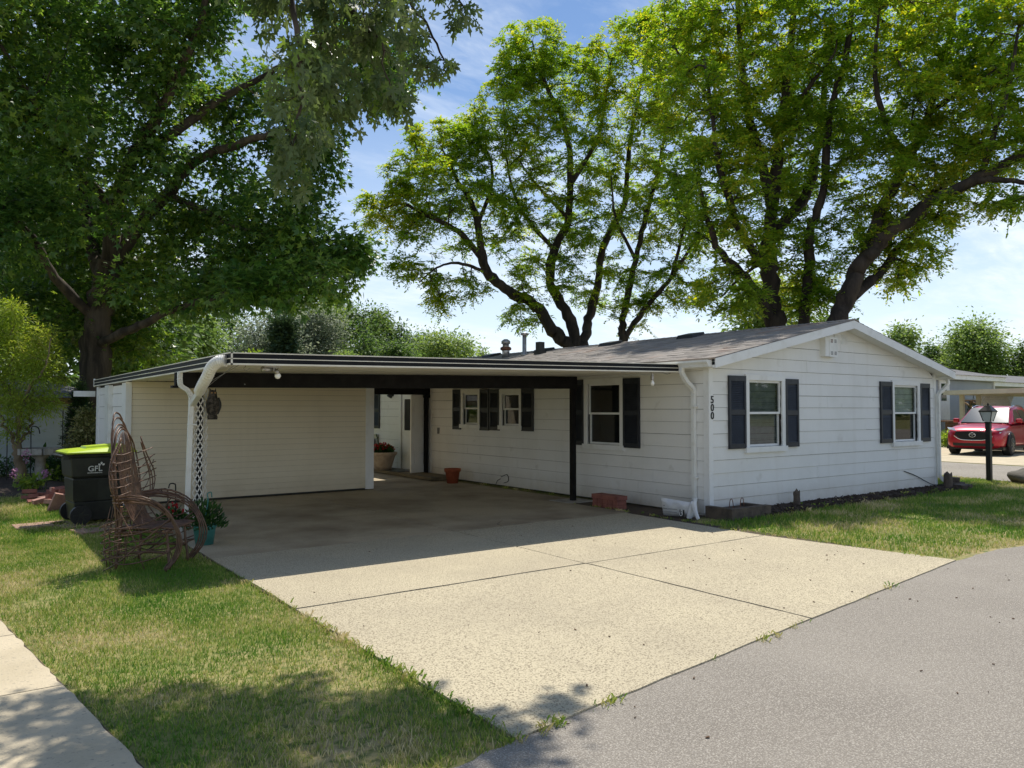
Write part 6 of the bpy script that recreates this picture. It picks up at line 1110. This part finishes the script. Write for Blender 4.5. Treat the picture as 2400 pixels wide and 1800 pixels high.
# ---------------------------------------------------------------- red car across the street
pm('car_red', (.37, .003, .020), .35, c2=(.34, .003, .018), sc1=1.5, spec=.4, coat=.6, metal=.4)
pm('car_black', (.012, .012, .013), .35)
pm('car_chrome', (.75, .75, .75), .12, metal=1.0)
pm('tyre', (.02, .02, .02), .85)
pm('rim', (.45, .45, .46), .25, metal=.9)
pm('car_glass', (.03, .04, .045), .05, spec=.8, coat=.6)
pm('headlamp', (.55, .57, .60), .08, spec=.8, metal=.4)
def car():
    t = empty('parked_car', (0, 0, 0), 'glossy red crossover car parked nose out on the concrete apron', 'car')
    st_ = [(2.28, .36, .70, .60), (2.22, .26, .84, .76), (2.08, .22, .93, .86), (1.80, .22, 1.00, .90), (1.35, .22, 1.05, .92), (.90, .22, 1.09, .92), (.2, .21, 1.10, .92), (-.6, .21, 1.11, .92), (-1.4, .22, 1.13, .92), (-1.95, .26, 1.13, .90), (-2.2, .34, 1.08, .86), (-2.29, .5, .98, .78)]
    V = []; Fc = []
    for x, zb, zt, w in st_:
        h = zt - zb; V += [(x, yy * w, zb + zz * h) for yy, zz in ((0, 0), (.80, .0), (.97, .12), (1.0, .42), (.985, .70), (.93, .90), (.78, .985), (0, 1.0 + .015), (-.78, .985), (-.93, .90), (-.985, .70), (-1.0, .42), (-.97, .12), (-.80, .0))]
    n = 14
    for i in range(len(st_) - 1): Fc += [(i * n + j, (i + 1) * n + j, (i + 1) * n + (j + 1) % n, i * n + (j + 1) % n) for j in range(n)]
    Fc += [tuple(range(n)), tuple(range((len(st_) - 1) * n, len(st_) * n))[::-1]]
    body = mk('body', V, Fc, 'car_red', t, True); md = body.modifiers.new('subsurf', 'SUBSURF'); md.levels = 2; md.render_levels = 2
    cs = [(.98, 1.05, 1.06, .84, .80), (.55, 1.08, 1.325, .86, .70), (.10, 1.09, 1.60, .87, .62), (-.5, 1.10, 1.68, .87, .61), (-1.2, 1.11, 1.66, .87, .60), (-1.75, 1.12, 1.56, .86, .58), (-2.1, 1.12, 1.30, .84, .62), (-2.24, 1.10, 1.11, .82, .74)]
    V = []; Fc = []
    for x, z0, z1, w0, w1 in cs: V += [(x, w0, z0), (x, w1 + .035, z1 - .05 * (z1 - z0)), (x, w1 - .08, z1), (x, 0, z1 + .015), (x, -w1 + .08, z1), (x, -w1 - .035, z1 - .05 * (z1 - z0)), (x, -w0, z0)]
    n = 7
    for i in range(len(cs) - 1): Fc += [(i * n + j, (i + 1) * n + j, (i + 1) * n + j + 1, i * n + j + 1) for j in range(n - 1)]
    mk('cabin', V, Fc, 'car_red', t, True)
    def gl(name, q, mat='car_glass', off=.008, par=None):
        q = [np.array(p, float) for p in q]; nn = np.cross(q[1] - q[0], q[2] - q[0]); nn /= np.linalg.norm(nn); m = MB(); m.hexa([p - nn * .003 for p in q], [p + nn * off for p in q]); return m.build(name, mat, par or t)
    gl('windshield', [(.93, -.74, 1.075), (.93, .74, 1.075), (.16, .58, 1.585), (.16, -.58, 1.585)], off=.045)
    for s in (1, -1):
        def Q(*p): return [(x, s * y, z) for x, y, z in p][::s]
        gl('side_window', Q((-.28, .872, 1.13), (-.24, .655, 1.58), (.12, .66, 1.53), (.62, .84, 1.15)), off=.014)
        gl('side_window', Q((-1.22, .872, 1.15), (-1.12, .645, 1.57), (-.32, .65, 1.595), (-.36, .872, 1.13)), off=.014)
        gl('side_window', Q((-1.85, .86, 1.18), (-1.62, .635, 1.48), (-1.20, .64, 1.56), (-1.30, .872, 1.15)), off=.014)
        m = MB(); m.tube(catmull([(.15, s * .60, 1.62), (-.4, s * .60, 1.70), (-1.2, s * .59, 1.68), (-1.6, s * .58, 1.61)], 5), .018, 6); m.build('roof_rail', 'car_chrome', t, True)
        m = MB(); m.obox((.62, s * .98, 1.17), .12, .20, .15, rotm(0, .1, s * .15)); mm = m.build('mirror', 'car_red', t); b = mm.modifiers.new('bevel', 'BEVEL'); b.width = .04; b.segments = 3
        # headlamp wrapping the corner
        gl('headlight', Q((2.21, .50, .80), (2.05, .80, .86), (1.90, .885, .92), (2.06, .62, .905)), 'headlamp', .03)
        m = MB(); m.tube(catmull([(2.31, s * .0, .52), (2.30, s * .36, .54), (2.24, s * .58, .66), (2.10, s * .80, .80)], 5), .018, 6); m.build('grille_trim', 'car_chrome', t, True)
        m = MB(); m.obox((.15, s * .925, .98), .18, .02, .025); m.build('door_handle', 'car_red', t)
        for x in (1.37, -1.33):
            m = MB(); P = [(x + .40 * math.cos(a), s * .905, .36 + .40 * math.sin(a)) for a in np.linspace(-.1, math.pi + .1, 15)]; m.tube(P, .045, 6); m.build('wheel_arch', 'car_black', t, True)
            V, Fc = tube_vf([(x, s * .70, .36), (x, s * .70, .36), (x, s * .93, .36), (x, s * .95, .36)], [.30, .36, .36, .32], 22); w = mk('wheel', V, Fc, 'tyre', t)
            V, Fc = tube_vf([(x, s * .93, .36), (x, s * .955, .36)], [.25, .25], 20); rm = mk('rim', V, Fc, 'car_black', w)
            for k in range(10): a = k * 6.283 / 10; m = MB(); m.obox((x + .13 * math.cos(a), s * .962, .36 + .13 * math.sin(a)), .24, .02, .035, rotm(y=-a)); m.build('wheel_spoke', 'rim', w)
    m = MB(); V = []; q = [(2.27, y, z) for y, z in ((-.52, .80), (-.57, .70), (-.36, .55), (0, .51), (.36, .55), (.57, .70), (.52, .80), (0, .83))]; V = [(2.02, y, z) for _, y, z in q] + [(2.30 - .12 * abs(y) ** 2, y, z) for _, y, z in q]; mk('grille', V, [tuple(range(8, 16))[::-1]] + [(i, (i + 1) % 8, 8 + (i + 1) % 8, 8 + i) for i in range(8)], 'car_black', t)
    m = MB(); m.hexa([(2.05, -.62, .32), (2.275, -.60, .32), (2.275, .60, .32), (2.05, .62, .32)], [(2.05, -.66, .42), (2.285, -.62, .42), (2.285, .62, .42), (2.05, .66, .42)]); m.build('lower_intake', 'car_black', t)
    m = MB(); P = [(2.325, .095 * math.cos(a), .70 + .072 * math.sin(a)) for a in np.linspace(0, 6.283, 25)]; m.tube(P, .009, 6); m.tube(catmull([(2.325, -.085, .715), (2.33, -.04, .725), (2.33, 0, .69), (2.33, .04, .725), (2.325, .085, .715)], 5), .008, 6); m.build('emblem', 'car_chrome', t, True)
    m = MB(); m.box(-2.1, 2.1, -.86, .86, .20, .30); m.build('underbody', 'car_black', t)
    settle(t, (30.3, 12.25, .01), math.atan2(-.13, -.99)); return t
car()
# ---------------------------------------------------------------- neighbours across the street
pm('siding_blue', (.34, .37, .41), .6, c2=(.30, .33, .37), sc1=1)
pm('roof_grey', (.17, .165, .165), .9, c2=(.12, .12, .12), sc1=2, bump=.4, bsc=30)
pm('cream_trim', (.66, .62, .52), .6, c2=(.58, .54, .45), sc1=3)
pm('deck_brown', (.20, .11, .06), .8, c2=(.13, .07, .04), sc1=5)
pm('fence_wood', (.36, .24, .13), .8, c2=(.28, .18, .10), sc1=5)
def lapwall(parent, O, u, n, a, b, z0, z1, rh, mat, holes=()):
    m = MB(); z = z0
    while z < z1:
        zt = min(z + rh, z1)
        for p, q, c, d in cells(a, b, z, zt, list(holes)): slab(m, O, u, n, p, q, c, d, -.1, .022, d1T=.004)
        z = zt
    return m.build('wall', mat, parent)
def hiproof(parent, x0, x1, y0, y1, z, h, e, mat):
    m = MB(); V = [(x0, y0, z), (x1, y0, z), (x1, y1, z), (x0, y1, z), (x0 + e, (y0 + y1) / 2, z + h), (x1 - e, (y0 + y1) / 2, z + h)]; return mk('roof', V, [(0, 1, 5, 4), (1, 2, 5), (2, 3, 4, 5), (3, 0, 4), (3, 2, 1, 0)], mat, parent)
nh = empty('neighbour_house', (40, 21, 0), 'grey-blue sided house with grey hip roof across the street', 'house')
lapwall(nh, (0, 18.3, 0), (1, 0, 0), (0, -1, 0), 35.0, 45.4, .3, 3.05, .13, 'siding_blue', [(39.3, 40.3, 1.05, 3.0)]); lapwall(nh, (45.4, 0, 0), (0, 1, 0), (1, 0, 0), 18.3, 25, .3, 3.05, .13, 'siding_blue'); lapwall(nh, (35, 0, 0), (0, 1, 0), (-1, 0, 0), 18.3, 25, .3, 3.05, .13, 'siding_blue')
m = MB(); m.box(34.6, 45.9, 17.85, 25.4, 3.06, 3.28); m.build('eave_board', 'white_trim', nh); rf = hiproof(nh, 34.5, 46, 17.75, 25.5, 3.285, .95, 5.0, 'roof_grey')
m = MB(); m.box(42.2, 42.6, 19.2, 19.5, 3.4, 3.75); m.build('roof_vent', 'black_plastic', rf)
m = MB(); m.box(39.28, 40.32, 18.22, 18.30, 1.05, 3.02); nd_ = m.build('door', 'white_trim', nh); m = MB(); m.box(39.45, 39.95, 18.20, 18.218, 2.0, 2.85); m.build('door_glass', 'car_glass', nd_)
m = MB(); m.box(45.36, 45.44, 18.2, 18.29, .3, 3.05); m.build('corner_board', 'white_trim', nh)
dk = empty('deck', (38.1, 17.2, 0), 'small brown wooden deck with railing and stair at the neighbour door', 'deck')
for k in range(8): m = MB(); z = .0 + k * .125; m.box(36.10, 39.50, 16.5, 16.53, z, z + .118); m.build('skirt_board', 'deck_brown', dk)
m = MB(); m.box(36.10, 39.50, 16.5, 18.2, 1.0, 1.05); m.build('deck_floor', 'deck_brown', dk)
for x in (37.70, 38.60, 39.50): m = MB(); m.box(x - .05, x + .05, 16.45, 16.55, .0, 2.0); m.build('railing_post', 'fence_wood', dk)
m = MB(); m.box(37.70, 39.55, 16.44, 16.58, 1.96, 2.02); m.box(37.70, 39.50, 16.48, 16.54, 1.12, 1.17); m.build('rail', 'fence_wood', dk)
for k in range(13): m = MB(); x = 37.80 + k * .13; m.box(x, x + .025, 16.49, 16.515, 1.17, 1.96); m.build('baluster', 'iron_black', dk)
for k in range(5): m = MB(); m.box(37.75, 38.60, 15.2 + k * .26, 15.45 + k * .26, .0, .2 + k * .18); m.build('stair_tread', 'deck_brown', dk)
for x in (37.72, 38.62): m = MB(); m.tube([(x, 15.1, 1.0), (x, 16.5, 1.95)], .05, 4); m.tube([(x, 15.1, .0), (x, 15.1, 1.0)], .05, 4); m.build('stair_rail', 'fence_wood', dk)
nc = empty('neighbour_carport', (38, 13, 0), 'cream edged flat carport roof over the red car', 'carport')
q = [(34.6, 15.9), (32.9, 9.5), (44.5, 8.5), (45.0, 16.0)]; m = MB(); m.hexa([(x, y, 2.20) for x, y in q[::-1]][::-1] if False else [(q[1][0], q[1][1], 2.24), (q[2][0], q[2][1], 2.24), (q[3][0], q[3][1], 2.2), (q[0][0], q[0][1], 2.2)], [(q[1][0], q[1][1], 2.44), (q[2][0], q[2][1], 2.44), (q[3][0], q[3][1], 2.38), (q[0][0], q[0][1], 2.38)]); m.build('roof', 'cream_trim', nc)
for x, y in ((35.7, 15.62), (37.5, 15.7), (33.2, 9.9)): m = MB(); m.box(x - .08, x + .08, y - .08, y + .08, .0, 2.2); m.build('post', 'cream_trim', nc)
m = MB(); m.box(43.5, 43.6, 9, 15.8, .0, 2.2); m.build('back_wall', 'cream_trim', nc)
m = MB(); u_ = np.array([1.0, 0, 0])
for k in range(20):
    for s in (1, -1): x = 37.6 + k * .15; m.tube([(x, 15.72, 1.35 + (0 if s > 0 else .85)), (x + .8, 15.72 + .01 * s, 2.2 - (0 if s > 0 else .85))], .022, 4)
m.build('lattice_panel', 'white_trim', nc)
hb_ = at(2185 * .9848 - 0, 855, 33); hx, hy = 34.9, 15.2
hk = empty('hanging_basket', (36.5, 15.50, 1.35), 'wicker basket of plants hanging from the neighbour carport', 'hanging basket'); m = MB(); m.lathe([(.0, 0), (.12, .0), (.20, .12), (.21, .2)], (36.5, 15.50, 1.35), 12, False); m.build('basket', 'fence_wood', hk); leafy(hk, (36.5, 15.50, 1.52), .3, .22, 120, .1, 'leaf_hosta', T_oval(.4), 71)
m = MB(); m.tube([(36.32, 15.50, 1.54), (36.5, 15.50, 2.2)], .008, 4); m.tube([(36.68, 15.50, 1.54), (36.5, 15.50, 2.2)], .008, 4); m.build('chain', 'iron_black', hk)
n2 = empty('neighbour_house', (53, 24, 0), 'second low house with grey roof at the far right edge', 'house')
lapwall(n2, (0, 20.6, 0), (1, 0, 0), (0, -1, 0), 46.8, 66, .3, 2.95, .13, 'siding_blue'); m = MB(); m.box(46.4, 66.4, 20.1, 28, 2.96, 3.2); m.build('eave_board', 'white_trim', n2); hiproof(n2, 46.3, 66.5, 20.0, 28.1, 3.21, .8, .02, 'roof_grey')
bush('verge_plant', (33.6, 15.1), .55, .55, 'leaf_bright', 'bright hosta clump at the edge of the neighbour drive', 341, 500, .16, T_oval(.5), cat='plant'); bush('verge_plant', (35.0, 16.0), .6, .6, 'leaf_bright', 'bright leafy clump below the neighbour deck', 345, 500, .16, T_oval(.5), cat='plant')
# dark car deep in the carport: only its back end shows
# ---------------------------------------------------------------- left neighbour and garden ornaments
pm('siding_pale', (.42, .47, .50), .6, c2=(.36, .41, .44), sc1=1.2)
lh = empty('neighbour_house', (-2, 24.5, 0), 'low pale blue sided house with dark eave at the left edge', 'house')
lapwall(lh, (0, 22.6, 0), (1, 0, 0), (0, -1, 0), -8, 3.2, .0, 1.72, .2, 'siding_pale'); m = MB(); m.box(-8.2, 3.4, 22.2, 27, 1.725, 1.87); m.build('eave_board', 'deck_brown', lh); hiproof(lh, -8.3, 3.5, 22.1, 27.1, 1.875, .5, 1.5, 'roof_grey')
bd = ground(98, 1012); t = empty('bird_bath', (1.55, 19.6, 0), 'stone rimmed bird bath in the shaded side bed', 'bird bath'); x, y = 1.55, 19.6
m = MB(); m.lathe([(.16, 0), (.12, .1), (.10, .5), (.2, .6)], (x, y, 0), 12); m.build('pedestal', 'block_grey', t, True)
for k in range(14): a = k * 6.283 / 14; m = MB(); m.obox((x + .42 * math.cos(a), y + .42 * math.sin(a), .68), .19, .12, .13, rotm(0, 0, a + 1.57 + .1 * math.sin(k * 3))); m.build('rim_stone', 'block_grey', t)
m = MB(); m.lathe([(.0, .6), (.36, .6), (.4, .66), (.0, .66)], (x, y, 0), 14, False); m.build('basin', 'block_grey', t)
def crook(x, y, h, lab, w=.16, seed=0):
    t = empty('shepherd_hook', (x, y, 0), lab, 'garden hook', 'garden hooks in the side bed'); m = MB(); m.tube(catmull([(x, y, -.05), (x, y, h * .6), (x, y, h - w * .5), (x + w * .25, y, h), (x + w * .8, y, h - w * .2), (x + w, y, h - w)], 6), .010, 6); m.build('rod', 'iron_black', t); return t
crook(1.36, 19.5, 1.22, 'short shepherd hook left of the wind chime'); crook(1.95, 19.5, 1.62, 'tall shepherd hook carrying the wind chime')
crook(.66, 19.0, 1.5, 'thin dark garden hook left of the willow trunk', .1); crook(.95, 19.9, 1.35, 'thin dark garden hook just behind the willow', .1)
wc = empty('wind_chime', (2.0, 19.45, .8), 'dark tube wind chime hanging over the side bed', 'wind chime'); m = MB(); m.lathe([(.0, 1.20), (.09, 1.20), (.09, 1.22), (.0, 1.22)], (2.08, 19.45, 0), 12, False); m.build('disc', 'iron_black', wc)
for k in range(5): a = k * 1.257; m = MB(); m.tube([(2.08 + .075 * math.cos(a), 19.45 + .075 * math.sin(a), .78 + .05 * k), (2.08 + .075 * math.cos(a), 19.45 + .075 * math.sin(a), 1.18)], .018, 7); m.build('chime_tube', 'iron_black', wc)
m = MB(); m.tube([(2.08, 19.45, 1.22), (2.1, 19.5, 1.45)], .004, 4); m.build('cord', 'iron_black', wc)
# distant wood closing the horizon
def distant_wood():
    r = np.random.default_rng(500); pos = []; n = 26000; a = np.radians(r.uniform(-35, 150, n)); d = r.uniform(120, 170, n); h = 8 + 3.5 * noise2(np.cos(a) * 30, np.sin(a) * 30, .9, 7) + 1.5 * noise2(a * 90, a * 40, 1., 8); z = r.random(n) ** .7 * np.maximum(h, 3)
    pos = np.stack([np.cos(a) * d, np.sin(a) * d, z], 1); V, T, nv = leaves(pos, r.normal(0, 1, (n, 3)), r.normal(0, .6, (n, 3)) + [0, 0, 1], r.uniform(.9, 2.2, n), T_oval(.8))
    tag(mk_np('distant_wood', V, T, 'leaf_wood', rnd=np.repeat(r.random(n), nv)), 'far belt of trees along the horizon', 'wood', kind='stuff')
distant_wood()
